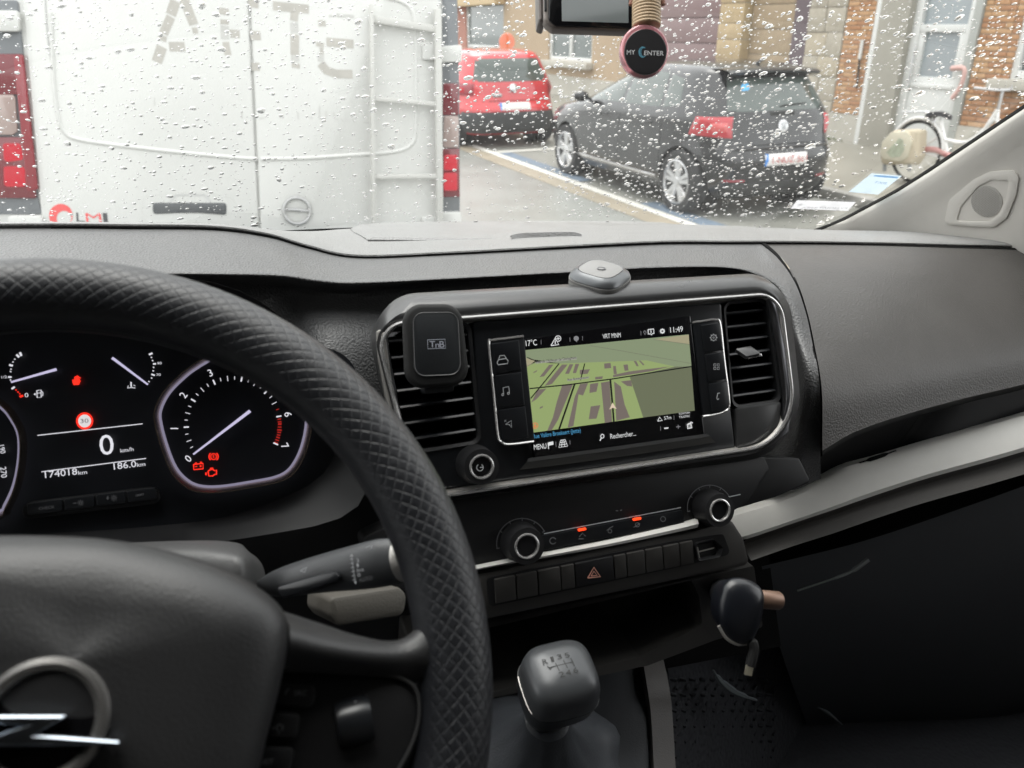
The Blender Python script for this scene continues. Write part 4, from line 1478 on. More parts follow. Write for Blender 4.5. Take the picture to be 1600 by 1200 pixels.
box(b, fr(dep(1170, 1047, .571), HX, HY, HX.cross(HY)), .0055, .0075, .0026, .0005)
obj('connector', b, mat('connector_metal', (.75, .70, .55), .35, metal=.8), cb)

# ------------------------------------------------------------ magnetic phone mount on the left vent
MP = PL(S0.px(682, 540, .036), (S0.n+V((-.06, 0, .02))), (1, 0, .0))
pm = thing('phone_mount', 'black rounded magnetic phone mount clipped onto the left air vent', 'phone mount', MP.px(684, 612, -.02))
b = B()
oc = [(629, 474.5), (721, 474), (736, 602), (634, 609)]
plate(b, MP, oc, .0145, .009, 0, .0035, 10)
obj('mount_rim', b, rubber, pm, ang=50)
b = B()
plate(b, MP, [(645, 489), (715, 488), (720, 585), (648, 588)], .008, .004, .0012, .0006, 8)
mpl = obj('mount_plate', b, mat('mount_face', (.017, .019, .021), .42, spec=.5, bump=.1, scale=700), pm)
b = B()
sweep(b, [MP.w(*q, .0009) for q in rpoly([MP.uv(*q, .001) for q in [(645, 489), (715, 488), (720, 585), (648, 588)]], .008, 8)], .0005, 6, True)
obj('plate_edge', b, satin, pm)
lg = mat('logo_grey', (.42, .44, .50), .4)
b = B()
ink(b, MP, [([(668, 531), (695.5, 530), (696.5, 544), (668.5, 545), (668, 531)], .9)], o=.0016)
obj('logo_frame', b, lg, mpl)
write('logo_lettering', 'T', MP, (671.5, 543), (680, 542.8), 10, lg, mpl, .0016)
write('logo_lettering', 'n', MP, (680.5, 543.2), (686.5, 543), 9, lg, mpl, .0016)
write('logo_lettering', 'B', MP, (687, 543), (694.5, 542.8), 10, lg, mpl, .0016)
b = B()
plate(b, MP, [(662, 604), (709, 600), (710, 612), (664, 616)], .002, .03, -.010, .001)
obj('vent_clip', b, piano, pm)
b = B()
sweep(b, [MP.px(682, 548, -.008), S0.px(682, 560, -.002)], .009, 18)
obj('mount_stem', b, black, pm)

# ------------------------------------------------------------ puck on top of the housing
UPn = V((0, -.13, .99)).normalized()
pkc = dep(935.5, 450, .695)
a_ = R(38)
PX = V((cos(a_), sin(a_), 0))
PX = (PX-UPn*PX.dot(UPn)).normalized()
PY = UPn.cross(PX)
puck = thing('dash_puck', 'small rounded square grey device sitting on top of the screen housing', 'device', pkc)


def sqp(h, r, n=3.2, N=56):
    o = []
    for k in range(N):
        t = 2*pi*k/N
        c, s = cos(t), sin(t)
        o.append(pkc+UPn*h+PX*(r*math.copysign(abs(c)**(2/n), c))+PY*(r*math.copysign(abs(s)**(2/n), s)))
    return o


pk_light = mat('puck_grey', (.24, .235, .225), .5)
pk_satin = mat('puck_satin', (.12, .125, .13), .32, metal=.6)
for nm_, pr, m_ in (('base_pad', [(-.006, .018), (.001, .019), (.003, .019)], rubber), ('lower_band', [(.003, .0195), (.0035, .0228), (.007, .0242), (.0105, .0243), (.011, .0235)], pk_light),
                    ('upper_shell', [(.0112, .0236), (.0118, .0241), (.0145, .0228), (.0172, .0195), (.0182, .0178), (.0178, .0172)], pk_satin), ('top_plate', [(.0175, .0170), (.0183, .0169), (.0186, .0162), (.0187, .004)], mat('puck_top', (.23, .225, .22), .5))):
    b = B()
    quadgrid(b, [sqp(*q) for q in pr], True, True)
    obj(nm_, b, m_, puck, ang=40)
b = B()
sweep(b, [pkc+UPn*.0189+(V((1, 0, 0))*cos(2*pi*k/24)+V((0, 1, 0))*sin(2*pi*k/24))*.0035+V((.0, -.001, 0)) for k in range(24)], .0005, 5, True)
obj('puck_logo', b, mat('puck_print', (.16, .16, .17), .5), puck)
b = B()
side = [q for q in sqp(.0072, .0246)]
i0 = max(range(56), key=lambda k: (side[k]-pkc).dot(V((-.9, -.55, 0))))
quadgrid(b, [[sqp(h, .0246)[(i0+d) % 56] for d in range(-5, 3)] for h in (.0058, .0088)])
obj('side_button', b, mat('puck_button', (.30, .295, .28), .4), puck)

# ------------------------------------------------------------ windscreen
RK = R(36)


def wsp(x, s, o=0):              # windscreen surface: across, up the glass, outward
    yb = 1.175 - .16*((x-.27)/.8)**2
    return V((x, yb - s*cos(RK) + o*sin(RK), 1.335 + s*sin(RK) + o*cos(RK)))


def hit(px_, py_):
    r = ray(px_, py_)
    lo, hi = .3, 3.0
    for _ in range(50):
        t = (lo+hi)/2
        p = C0+r*t
        yb = 1.175 - .16*((p.x-.27)/.8)**2
        if p.y + (p.z-1.335)/math.tan(RK) > yb:
            hi = t
        else:
            lo = t
    p = C0+r*t
    return p.x, (p.z-1.335)/sin(RK)


wm = bpy.data.materials.new('windscreen_glass')
wm.use_nodes = True
t = wm.node_tree
t.nodes.clear()
o_ = t.nodes.new('ShaderNodeOutputMaterial')
mx = t.nodes.new('ShaderNodeMixShader')
tr_ = t.nodes.new('ShaderNodeBsdfTransparent')
tr_.inputs[0].default_value = (.95, .965, .955, 1)
gs = t.nodes.new('ShaderNodeBsdfGlossy')
gs.inputs['Roughness'].default_value = .02
lw = t.nodes.new('ShaderNodeLayerWeight')      # two-sided thin pane: Schlick from the facing angle
lw.inputs[0].default_value = .5
pw_ = t.nodes.new('ShaderNodeMath')
pw_.operation = 'POWER'
pw_.inputs[1].default_value = 5
fn = t.nodes.new('ShaderNodeMath')
fn.operation = 'MULTIPLY_ADD'
fn.inputs[1].default_value = .92
fn.inputs[2].default_value = .06
t.links.new(lw.outputs['Facing'], pw_.inputs[0])
t.links.new(pw_.outputs[0], fn.inputs[0])
t.links.new(fn.outputs[0], mx.inputs[0])
t.links.new(tr_.outputs[0], mx.inputs[1])
t.links.new(gs.outputs[0], mx.inputs[2])
t.links.new(mx.outputs[0], o_.inputs[0])
b = B()
xs = [-.60+i*.09 for i in range(20)]
quadgrid(b, [[wsp(x, s) for x in xs] for s in (-.12, .3, .6, .9, 1.2)])
wsg = obj('windscreen', b, wm)
tag(wsg, 'raked windscreen glass wet with rain above the dashboard', 'windscreen')
b = B()
sp4 = [(330, 362), (400, 359), (480, 355), (600, 350.5), (700, 346.3), (800, 346.3), (900, 347.5), (1000, 350)]
quadgrid(b, [crom([wsp(*hit(*q), -.003) for q in sp4], 3), crom([wsp(*hit(q[0], q[1]+16), -.003) for q in sp4], 3)])
obj('seal_band', b, rubber, wsg)
b = B()
box(b, Matrix.Translation((.27, .20, 2.06)), 1.95, .14, .10)
kind(obj('roof_header', b, headliner), 'structure')

# raindrops on the outside of the glass
import numpy as np
rng = np.random.default_rng(11)
water = bpy.data.materials.new('rain_water')
water.use_nodes = True
t = water.node_tree
t.nodes.clear()
o_ = t.nodes.new('ShaderNodeOutputMaterial')
g_ = t.nodes.new('ShaderNodeBsdfGlass')
g_.inputs['IOR'].default_value = 1.33
g_.inputs['Roughness'].default_value = 0
t.links.new(g_.outputs[0], o_.inputs[0])
cells = {}
dv, df = [], []
NA, NR_ = 18, 5


def dens(x, y):
    d = 1.0
    if 690 < x < 1060 and y > 225 + max(0, (x-850))*.35:
        d = .35
    if x > 1300 and y > 190:
        d = .3
    if x < 690:
        d = .62
    if 840 < x < 1310 and 100 < y < 340:
        d = 1.35
    return d


def drop(x, y, rpx, ang, asp, tries=True):
    X, s = hit(x, y)
    p = wsp(X, s)
    dz = (p-C0).dot(FW)/F
    r = rpx*dz
    key = (int(X/.012), int(s/.012))
    if tries:
        for i in (-1, 0, 1):
            for j in (-1, 0, 1):
                for q in cells.get((key[0]+i, key[1]+j), ()):
                    if math.hypot(q[0]-X, (q[1]-s)) < (q[2]+r)*1.15:
                        return
    cells.setdefault(key, []).append((X, s, r))
    a1, a2, a3 = rng.uniform(0, 6.28, 3)
    i0 = len(dv)
    hh = r*rng.uniform(.38, .60)
    for ri in range(NR_):
        tt_ = 1-ri/NR_
        for k in range(NA):
            th = 2*pi*k/NA
            rr_ = r*(1+.10*cos(2*th+a1)+.06*cos(3*th+a2))*tt_
            u, v_ = rr_*cos(th)*asp, rr_*sin(th)*1.5/asp
            uu, vv = u*cos(ang)-v_*sin(ang), u*sin(ang)+v_*cos(ang)
            dv.append(wsp(X+uu, s+vv, .0008 + hh*(1-tt_**2)**.75))
    dv.append(wsp(X, s, .0008+hh))
    dv.append(wsp(X, s, .0008))
    for ri in range(NR_-1):
        for k in range(NA):
            k2 = (k+1) % NA
            df.append((i0+ri*NA+k, i0+ri*NA+k2, i0+(ri+1)*NA+k2, i0+(ri+1)*NA+k))
    for k in range(NA):
        k2 = (k+1) % NA
        df.append((i0+(NR_-1)*NA+k, i0+(NR_-1)*NA+k2, i0+NR_*NA))
        df.append((i0+k2, i0+k, i0+NR_*NA+1))


n_ = 0
while n_ < 3700:
    x, y = rng.uniform(-60, 1620), rng.uniform(-60, 358)
    if rng.random() > dens(x, y)/1.35:
        continue
    n_ += 1
    r = min(6.5, max(1.4, rng.lognormal(math.log(1.9), .40)))
    if y < 120 and rng.random() < .12:
        r *= 1.5
    drop(x, y, r, rng.normal(.05+max(0, (x-600))*.00025, .2), rng.uniform(1.0, 1.42))
n_ = 0
while n_ < 4600:
    x, y = rng.uniform(-60, 1620), rng.uniform(-60, 358)
    if rng.random() > dens(x, y)/1.35:
        continue
    n_ += 1
    drop(x, y, rng.uniform(.6, 1.2), rng.normal(.08, .3), rng.uniform(1, 1.4))
n_ = 0
while n_ < 1300:                 # the rest of the glass beside and above the view
    x, y = rng.uniform(-420, 1900), rng.uniform(-330, 350)
    if -60 < x < 1620 and y > -60:
        continue
    n_ += 1
    drop(x, y, min(6, max(1.2, rng.lognormal(math.log(1.9), .4))), rng.normal(.1, .2), rng.uniform(1.0, 1.42))
me = bpy.data.meshes.new('raindrops')
me.from_pydata(dv, [], df)
me.polygons.foreach_set('use_smooth', [True]*len(df))
rd_ = obj('raindrops', me, water)
kind(rd_, 'stuff')
rd_['label'] = 'clear raindrops scattered all over the outside of the windscreen'
rd_['category'] = 'raindrops'


# stickers on the inside of the glass: thin paper that lets daylight through
def paper(name, c):
    m = bpy.data.materials.new(name)
    m.use_nodes = True
    t = m.node_tree
    t.nodes.clear()
    o = t.nodes.new('ShaderNodeOutputMaterial')
    x = t.nodes.new('ShaderNodeMixShader')
    x.inputs[0].default_value = .7
    d = t.nodes.new('ShaderNodeBsdfDiffuse')
    r = t.nodes.new('ShaderNodeBsdfTranslucent')
    for q in (d, r):
        q.inputs[0].default_value = (*c, 1)
    t.links.new(d.outputs[0], x.inputs[1])
    t.links.new(r.outputs[0], x.inputs[2])
    t.links.new(x.outputs[0], o.inputs[0])
    return m


def sticker_pts(px4, o=-.002):
    return [wsp(*hit(*q), o) for q in px4]


def sticker_pl(px4, o=-.002):
    a, b_, c, d = sticker_pts(px4, o)
    n = (b_-a).cross(d-a).normalized()
    if n.dot(C0-a) < 0:
        n = -n
    return PL(a, n, (b_-a))


whitepaper = paper('sticker_white', (.80, .80, .81))
q1 = [(1246, 313), (1337, 316), (1325, 329.5), (1235, 326)]
P1 = sticker_pl(q1)
b = B()
plate(b, P1, q1, .001, .0004, 0)
s1 = obj('windscreen_sticker', b, whitepaper)
tag(s1, 'long white paper sticker low on the glass, seen from its back with faint grey lettering', 'sticker')
write('sticker_lettering', 'XBERTAJOH.CI', P1, (1252, 325.5), (1322, 326.5), 5.5, paper('faint_ink', (.45, .45, .47)), s1, .0004)
q2 = [(1362, 271), (1409, 275), (1372, 304), (1326, 300)]
P2 = sticker_pl(q2)
b = B()
plate(b, P2, q2, .001, .0004, 0)
s2 = obj('windscreen_sticker', b, paper('sticker_pale_blue', (.72, .78, .82)))
tag(s2, 'pale square sticker with a blue band near the right end of the windscreen', 'sticker')
b = B()
ink(b, P2, [([(1366, 274.5), (1403, 277.5)], 5)], o=.0004)
obj('blue_band', b, paper('sticker_blue', (.36, .55, .80)), s2)
write('sticker_lettering', 'TXIL', P2, (1364, 286), (1386, 288), 6, paper('faint_blue_ink', (.30, .42, .60)), s2, .0006)

# ------------------------------------------------------------ right pillar trim with the tweeter grille
edge_px = [(1225, 372), (1262, 361), (1290, 351), (1320, 338), (1350, 322), (1400, 295), (1450, 263.5), (1500, 230), (1550, 196.5), (1600, 163), (1680, 108), (1800, 25)]
E3 = [wsp(*hit(*q), -.006) for q in edge_px]
pa, pb, pc_ = E3[2], E3[9], ay(1600, 380, .74)
pn = (pb-pa).cross(pc_-pa).normalized()
if pn.dot(C0-pa) < 0:
    pn = -pn
PP = PL(pa, pn, (1, -.3, 0))
pil = thing('pillar_trim', 'pale grey plastic windscreen pillar trim with a small speaker grille', 'pillar trim', ay(1500, 372, .84))
rows = []
for (x, y), e in zip(edge_px, E3):
    dx, dy = .50, .86            # in from the edge, in the picture
    r_ = [e + PP.n*-.02, e]
    for k, o in ((6, .005), (14, .0075), (28, .007), (48, .003), (66, .0), (140, .0), (240, .0), (420, -.01)):
        yy = y+dy*k*(.9)
        r_.append(PP.px(x+dx*k*1.2, yy, o))
    rows.append(r_)
b = B()
quadgrid(b, rows)
obj('trim_panel', b, pillar_m, pil, ang=70)
b = B()
sweep(b, crom([e + V((0, .003, .001)) + PP.n*-.001 for e in E3], 3), .0035, 6)
obj('edge_seal', b, rubber, pil)
og = [(1476, 347), (1484, 312), (1522, 280), (1546, 268.5), (1584, 265.5), (1593, 276), (1588, 305), (1574, 340), (1554, 355), (1520, 354), (1486, 351)]
ig = [(1496, 343), (1502, 322), (1530, 290), (1550, 280), (1577, 281), (1578, 286), (1573, 312), (1561, 335), (1547, 346), (1520, 346), (1500, 345)]
SPK = PL(PP.w(0, 0, .001), PP.n, PP.ex)
b = B()
ko = [SPK.uv(*q, .0) for q in og]
ki = [SPK.uv(*q, .0) for q in ig]
A3 = rpoly(ko, .012, 3)
m3 = rpoly([((a[0]*.5+c[0]*.5), (a[1]*.5+c[1]*.5)) for a, c in zip(ko, ki)], .012, 3)
I3 = rpoly(ki, .012, 3)
quadgrid(b, [[SPK.w(*q, -.004) for q in A3], [SPK.w(*q, .0012) for q in A3], [SPK.w(*q, .0028) for q in m3], [SPK.w(*q, .0018) for q in I3], [SPK.w(*q, -.001) for q in I3]], True)
sg_ = obj('speaker_surround', b, pillar_m, pil, ang=60)
b = B()
b.faces.new([b.verts.new(SPK.w(*q, .0002)) for q in I3])
obj('speaker_plate', b, pillar_m, sg_)
b = B()
gp = mat('grille_grey', (.37, .355, .33), .7)
c_s = SPK.px(1541, 315, .0012)
rs_ = 25*SPK.sc(1541, 315)
lathe(b, c_s-SPK.n*.001, SPK.n, [(rs_, 0), (rs_, .0008), (rs_*.5, .0014), (.0001, .0015)], 32)
gd = obj('grille_disc', b, gp, sg_)
b = B()
i = 0
st_ = rs_/9.5
for iy in range(-9, 10):
    for ix in range(-10, 11):
        u, v_ = (ix+(iy % 2)*.5)*st_, iy*st_*.9
        if math.hypot(u, v_) < rs_*.93:
            h_ = .0016
            p = c_s+SPK.ex*u+SPK.ey*v_+SPK.n*h_
            q = st_*.22
            b.faces.new([b.verts.new(p+SPK.ex*q*cos(k*pi/3)+SPK.ey*q*sin(k*pi/3)) for k in range(6)])
kind(obj('grille_holes', b, mat('grille_hole', (.16, .15, .14), .8), sg_), 'stuff')

# ------------------------------------------------------------ dash camera and hanging freshener
DC = PL(dep(912, 20, .66), -FW + RT*.10 + UP*.06, RT)
dcam = thing('dash_camera', 'grey dash camera with a dark screen hanging at the top of the windscreen', 'dash camera', DC.px(912, 50, -.02))
b = B()
plate(b, DC, [(848, -90), (990, -90), (990, 48), (864, 44), (850, 33)], [.004, .004, .004, .006, .008], .010, 0, .002)
obj('camera_body', b, mat('camera_grey', (.19, .165, .15), .35, metal=.5), dcam, ang=40)
b = B()
plate(b, DC, [(856, -90), (989, -90), (989, 44), (868, 40), (857, 31)], [.004, .004, .003, .005, .005], .003, .0012, .0008)
obj('screen_surround', b, gloss, dcam)
b = B()
b.faces.new([b.verts.new(DC.px(*q, .0016)) for q in [(876, -88), (982, -88), (982, 36), (878, 33)]])
obj('camera_screen', b, mat('camera_screen_glass', (.12, .135, .135), .08, spec=.8), dcam)
b = B()
plate(b, DC, [(839, -90), (851, -90), (853, 36), (842, 32)], .003, .02, -.006, .002)
obj('camera_back', b, mat('camera_back', (.13, .11, .10), .3, metal=.4), dcam)
b = B()
plate(b, DC, [(850.5, -20), (854, -20), (854.5, 17), (851, 16)], .0008, .003, .0014, .0006)
obj('side_button', b, black, dcam)

FP_ = PL(dep(1007, 82, .60), -FW, RT)
fre = thing('air_freshener', 'round pink edged air freshener with a black face and beige ribbed cap hanging from above', 'air freshener', FP_.px(1006, 124, 0))
fs = FP_.sc(1006, 82)
b = B()
cF = FP_.px(1005.5, 81.5, 0)
rows = []
for r_, h in ((.02, -.010), (.80, -.0095), (.93, -.006), (.99, -.002), (1.0, .001), (.97, .004), (.91, .006), (.86, .0062)):
    rows.append([cF+(FP_.ex*cos(2*pi*k/56)*38.5*r_+FP_.ey*sin(2*pi*k/56)*41*r_)*fs+FP_.n*h for k in range(56)])
quadgrid(b, rows, True, True)
pink = mat('pink_clear_plastic', (.90, .36, .40), .1, spec=.6, coat=.6)
pink.node_tree.nodes['Principled BSDF'].inputs['Transmission Weight'].default_value = .55
pink.node_tree.nodes['Principled BSDF'].inputs['IOR'].default_value = 1.35
obj('rim', b, pink, fre, ang=60)
b = B()
cD = FP_.px(1008.5, 81, .0066)
lathe(b, cD, FP_.n, [(33*fs, -.001), (33*fs, .0002), (32*fs, .0006), (.0001, .0006)], 48)
for v in b.verts:
    d = v.co-cD
    v.co += FP_.ey*d.dot(FP_.ey)*.07
obj('black_disc', b, mat('freshener_black', (.008, .007, .008), .35), fre)
FT = PL(cD+FP_.n*.0008, FP_.n, RT)
lm = mat('freshener_print', (.62, .62, .63), .4)
write('freshener_lettering', 'MY', FT, (979.5, 85.3), (992.5, 85), 7.2, lm, fre, .0002)
write('freshener_lettering', 'ENTER', FT, (1006.5, 86.2), (1037, 86.8), 7.2, lm, fre, .0002)
b = B()
tl = mat('freshener_teal', (.10, .30, .40), .4)
for dx, r_, w_ in ((0, 8, 1.6), (1.8, 7.4, 1.1), (-1.6, 7, .9)):
    ink(b, FT, [([(1004+dx+r_*.62*cos(R(a)), 81.5-r_*sin(R(a))) for a in range(60, 301, 20)], w_)], o=.0002)
obj('freshener_emblem', b, tl, fre)
b = B()
cap = FP_.px(1010, 42, -.002)
prof = []
for i in range(16):
    h = i*4.9*fs
    prof += [(20.6*fs, h), (22.4*fs, h+1.2*fs), (22.4*fs, h+3.6*fs), (20.6*fs, h+4.8*fs)]
lathe(b, cap, UP, [(.0001, 0)]+prof+[(.0001, prof[-1][1])], 32)
obj('ribbed_cap', b, mat('beige_wood', (.55, .40, .25), .5, var=.08, vscale=60), fre, ang=60)
b = B()
for sx in (986, 1036):
    sweep(b, [FP_.px(sx, 8, -.004), FP_.px(sx + (4 if sx < 1000 else -3), -10, -.004), FP_.px(sx + (10 if sx < 1000 else -9), -60, -.004)], .0022, 8)
obj('cord', b, mat('brown_cord', (.25, .11, .07), .6), fre)
# ------------------------------------------------------------ outside: street
ZG = -.14                        # the road lies this far below the datum


def gz(x, y, z=ZG):
    r = ray(x, y)
    return C0 + r*((z-C0.z)/r.z)


G0 = gz(1060, 347)
SD = (gz(765, 239)-G0)
SD.z = 0
SD.normalize()                   # along the street, away from us
SN = V((SD.y, -SD.x, 0))         # to the right of it
ZU = V((0, 0, 1))


def st(s, t, z=0):
    return G0 + SD*s + SN*t + ZU*z


def strip(name, s0, s1, t0, t1, z, m, label=None, n=1):
    b = B()
    quadgrid(b, [[st(s0+(s1-s0)*i/n, t0, z) for i in range(n+1)], [st(s0+(s1-s0)*i/n, t1, z) for i in range(n+1)]])
    o = kind(obj(name, b, m), 'structure')
    return o


gt = (gz(1312, 234)-G0).dot(SN)  # street side of the house fronts
conc = mat('wet_concrete_road', (.21, .215, .20), .36, spec=.5, var=.10, vscale=1.4, bump=.1, scale=60)
strip('ground', -60, 160, -60, 60, -.02, mat('ground_grey', (.25, .25, .24), .8, var=.1, vscale=1))
strip('road', -40, 120, -7.0, -.30, 0, conc)
strip('gutter', -40, 120, -.30, -.03, .004, mat('tan_gutter', (.26, .225, .17), .5, var=.12, vscale=3))
strip('parking_bay', -40, 120, .10, 2.15, .004, mat('bay_paving', (.21, .21, .19), .5, var=.12, vscale=3, bump=.1, scale=40))
wl = mat('worn_white_paint', (.55, .54, .50), .55, var=.12, vscale=9)
bl = mat('worn_blue_paint', (.13, .17, .22), .55, var=.25, vscale=7)
strip('bay_line', -40, 120, -.03, .10, .008, wl)
s_end = (gz(765, 239)-G0).dot(SD)
strip('bay_cross_line', s_end-.12, s_end+.05, .10, 2.1, .012, wl)
strip('blue_line', s_end-2.8, s_end-.14, .10, .30, .012, bl)
strip('blue_line', -1.6, .9, .10, .32, .012, bl)
b = B()
for (t0, t1, z0, z1) in ((2.15, 2.30, -.02, .12),):
    for s0 in range(-20, 80):
        box(b, fr(st(s0+.5, 2.225, .05), SD, SN, ZU), .99, .15, .14, .012)
kind(obj('kerb', b, mat('kerb_stone', (.26, .255, .24), .6, var=.1, vscale=6)), 'structure')
b = B()
quadgrid(b, [[st(-30, 2.30, .112), st(100, 2.30, .112)], [st(-30, gt+.3, .135), st(100, gt+.3, .135)]])
kind(obj('pavement', b, mat('pavement_slabs', (.22, .21, .18), .5, var=.12, vscale=2.5, bump=.15, scale=30)), 'structure')

# ------------------------------------------------------------ white van ahead
vw = mat('van_white_paint', (.60, .60, .58), .3, spec=.4, coat=.15, var=.015, vscale=2)
r26 = R(2.6)
VP = PL(dep(395, 200, 3.3), (0, -cos(R(4)), sin(R(4))), (cos(r26), 0, -sin(r26)))
van = thing('white_van', 'white delivery van ahead with faded letters and a ladder on its rear doors', 'van', V((VP.P.x, VP.P.y+1.5, 0)))


def vplate(name, c, r, t, o, m, par, bev=.004, seg=5):
    b = B()
    plate(b, VP, c, r, t, o, bev, seg)
    return obj(name, b, m, par)


vplate('body', [(-75, -560), (700, -560), (716, 0), (721, 520), (-20, 520)], .06, 4.2, 0, vw, van, .03)
ld = vplate('door', [(16, -220), (377, -220), (404, 354), (409, 500), (84, 500), (66, 352)], .03, .02, .014, vw, van, .006)
ld['label'] = 'left rear door with the dark handle'
rdr = vplate('door', [(380.5, -220), (684, -220), (691, 354), (692, 500), (412.5, 500), (407.5, 354)], .03, .02, .014, vw, van, .006)
rdr['label'] = 'right rear door carrying the ladder'


def vtube(name, pts, r, o, m, par, n=6, flat=1):
    b = B()
    sweep(b, crom([VP.px(*q, o) for q in pts], n), r, 8)
    return obj(name, b, m, par, ang=80)


shadow_gap = mat('panel_gap', (.20, .20, .20), .8)
vtube('door_crease', [(80, 20), (84, 120), (90, 175), (100, 205), (128, 219), (225, 232), (330, 243), (402, 249)], .010, .010, vw, ld)
vtube('door_crease', [(408, 249), (480, 247), (540, 243), (610, 238), (640, 228), (649, 205), (650, 120), (648, 40), (636, 8), (600, -5)], .010, .010, vw, rdr)
vtube('door_groove', [(71, 0), (75, 60), (82, 110), (86, 150), (90, 178)], .004, .012, mat('groove_grey', (.45, .45, .44), .6), ld)
# lettering that has been peeled off
gho = mat('faded_letter', (.45, .43, .395), .6, var=.08, vscale=20)
gh2 = mat('faint_letter', (.515, .51, .49), .6, var=.06, vscale=20)
q4 = lambda *q: [(200+x/4, y/4) for x, y in q]
b = B()
ink(b, VP, [(q4((298, 5), (268, 92)), 15), (q4((268, 104), (222, 210)), 13), (q4((218, 222), (212, 255)), 12), (q4((212, 292), (180, 388)), 15), (q4((348, -10), (412, 155)), 14), (q4((415, 172), (424, 210)), 8), (q4((258, 292), (356, 292)), 14),
            (q4((600, 50), (600, 92)), 14), (q4((602, 122), (604, 152)), 12), (q4((610, 262), (626, 345)), 10), (q4((638, 210), (698, 212)), 12), (q4((752, 14), (815, 24)), 13), (q4((764, 222), (828, 222)), 13), (q4((772, 416), (822, 418)), 12),
            (q4((906, 36), (1130, 58)), 13), (q4((1042, 75), (1036, 130)), 12), (q4((1042, 215), (1042, 345)), 13), (q4((1050, 395), (1048, 425)), 12), (q4((1190, 146), (1235, 146)), 9), (q4((1240, 262), (1410, 276)), 13), (q4((1200, 265), (1200, 292)), 12), (q4((1200, 318), (1222, 318)), 10),
            (q4((1204, 395), (1240, 440), (1300, 462), (1404, 464)), 13)], o=.0146)
obj('faded_letters', b, gho, van)
b = B()
ink(b, VP, [(q4((604, 160), (606, 245)), 12), (q4((1038, 140), (1042, 205)), 12), (q4((1044, 350), (1046, 385)), 12), (q4((1206, 330), (1204, 385)), 9), (q4((1300, 96), (1412, 104)), 5), (q4((1255, 100), (1282, 100)), 3),
            (q4((165, 610), (166, 660)), 1.6), (q4((712, 690), (712, 740)), 2), (q4((590, 715), (596, 725)), 2), (q4((815, 740), (850, 738)), 1.6), (q4((950, 700), (950, 735), (965, 735)), 1.6), (q4((1062, 700), (1064, 745)), 2), (q4((1130, 735), (1155, 735)), 1.6),
            (q4((1198, 660), (1196, 745)), 2), (q4((1218, 625), (1236, 625)), 1.4), (q4((1238, 690), (1236, 745)), 2), (q4((1286, 700), (1292, 742), (1310, 746)), 2), (q4((1330, 740), (1345, 760)), 1.6), (q4((1395, 735), (1420, 765)), 1.6), (q4((1470, 765), (1510, 770)), 1.6)], o=.0146)
obj('faint_letters', b, gh2, van)
# ladder
ld_m = mat('ladder_white', (.53, .525, .50), .45)
lad = thing('ladder', 'narrow white ladder fixed upright on the right rear door of the white van', 'ladder', VP.px(632, 345, .05))


def vbar(name, a, c, w, dpt, o, par):
    b = B()
    A, C = VP.px(*a, o), VP.px(*c, o)
    d = (C-A)
    L = d.length
    d.normalize()
    box(b, fr((A+C)/2, d, VP.n.cross(d), VP.n), L, w, dpt, min(w, dpt)*.2)
    return obj(name, b, ld_m, par)


vbar('upright', (580, 7), (584, 352), .016, .03, .05, lad)
vbar('upright', (684, 14), (687, 352), .029, .03, .05, lad)
vbar('rung', (583, 30), (684, 46), .028, .022, .046, lad)
vbar('rung', (584, 154), (684, 163), .018, .022, .046, lad)
vbar('rung', (584, 276), (684, 275), .020, .022, .046, lad)
# hinges
vplate('hinge', [(661, 70), (690, 69), (690, 95), (661, 93)], .006, .03, .03, vw, van)
vplate('hinge', [(690, 72), (722, 70), (722, 97), (690, 97)], .008, .05, .035, vw, van)
vplate('hinge', [(-40, 16), (29, 16), (30, 49), (-40, 49)], .012, .04, .035, vw, van)
vplate('hinge', [(660, 340), (688, 339), (688, 352), (660, 352)], .006, .03, .03, vw, van)
# door handle in its recess
b = B()
frame(b, VP, [(222, 306), (280, 300), (326, 300), (368, 310), (374, 346), (218, 346)], .04, [(238, 315), (268, 308), (322, 308), (355, 316), (355, 336), (238, 336)], .02, .0145, .0125, .004)
obj('handle_surround', b, vw, ld)
b = B()
frame(b, VP, [(262, 318), (270, 303), (325, 303), (332, 318)], .03, [(268, 318), (275, 307), (320, 307), (326, 318)], .02, .016, .0145, .004)
obj('handle_hood', b, mat('van_shaded_plastic', (.55, .55, .54), .5), ld)
vplate('handle', [(238, 317), (354, 317), (354, 336), (310, 333), (280, 333), (239, 335)], .012, .03, .018, mat('dark_handle', (.07, .075, .08), .5), ld)
# round emblem with a bar
b = B()
ec = VP.px(464, 329.5, .020)
es = VP.sc(464, 329)
sweep(b, [ec+(VP.ex*cos(2*pi*k/36)+VP.ey*sin(2*pi*k/36))*20*es for k in range(36)], .0065, 8, True)
sweep(b, [VP.px(440, 327.5, .021), VP.px(463, 327.5, .024), VP.px(487, 330.5, .021)], [.003, .008, .003], 8)
obj('emblem', b, mat('van_emblem', (.42, .42, .42), .3, metal=.8), rdr)
# dealer lettering
b = B()
redv = mat('dealer_red', (.75, .10, .10), .5)
n_ = 30
o1, o2 = arc(95, 337, 18.5, 0, 360, n_), arc(100, 341, 11.5, 0, 360, n_)
quadgrid(b, [[VP.px(*q, .0148) for q in o1], [VP.px(*q, .0148) for q in o2]])
obj('dealer_ring', b, redv, ld)
bk = mat('dealer_black', (.06, .06, .065), .5)
write('dealer_lettering', 'L', VP, (119.5, 346), (133, 347), 14, bk, ld, .0148)
write('dealer_lettering', 'M', VP, (135, 347), (159, 347), 14, redv, ld, .0148)
write('dealer_lettering', 'I', VP, (162, 348), (169, 348), 15, bk, ld, .0148)
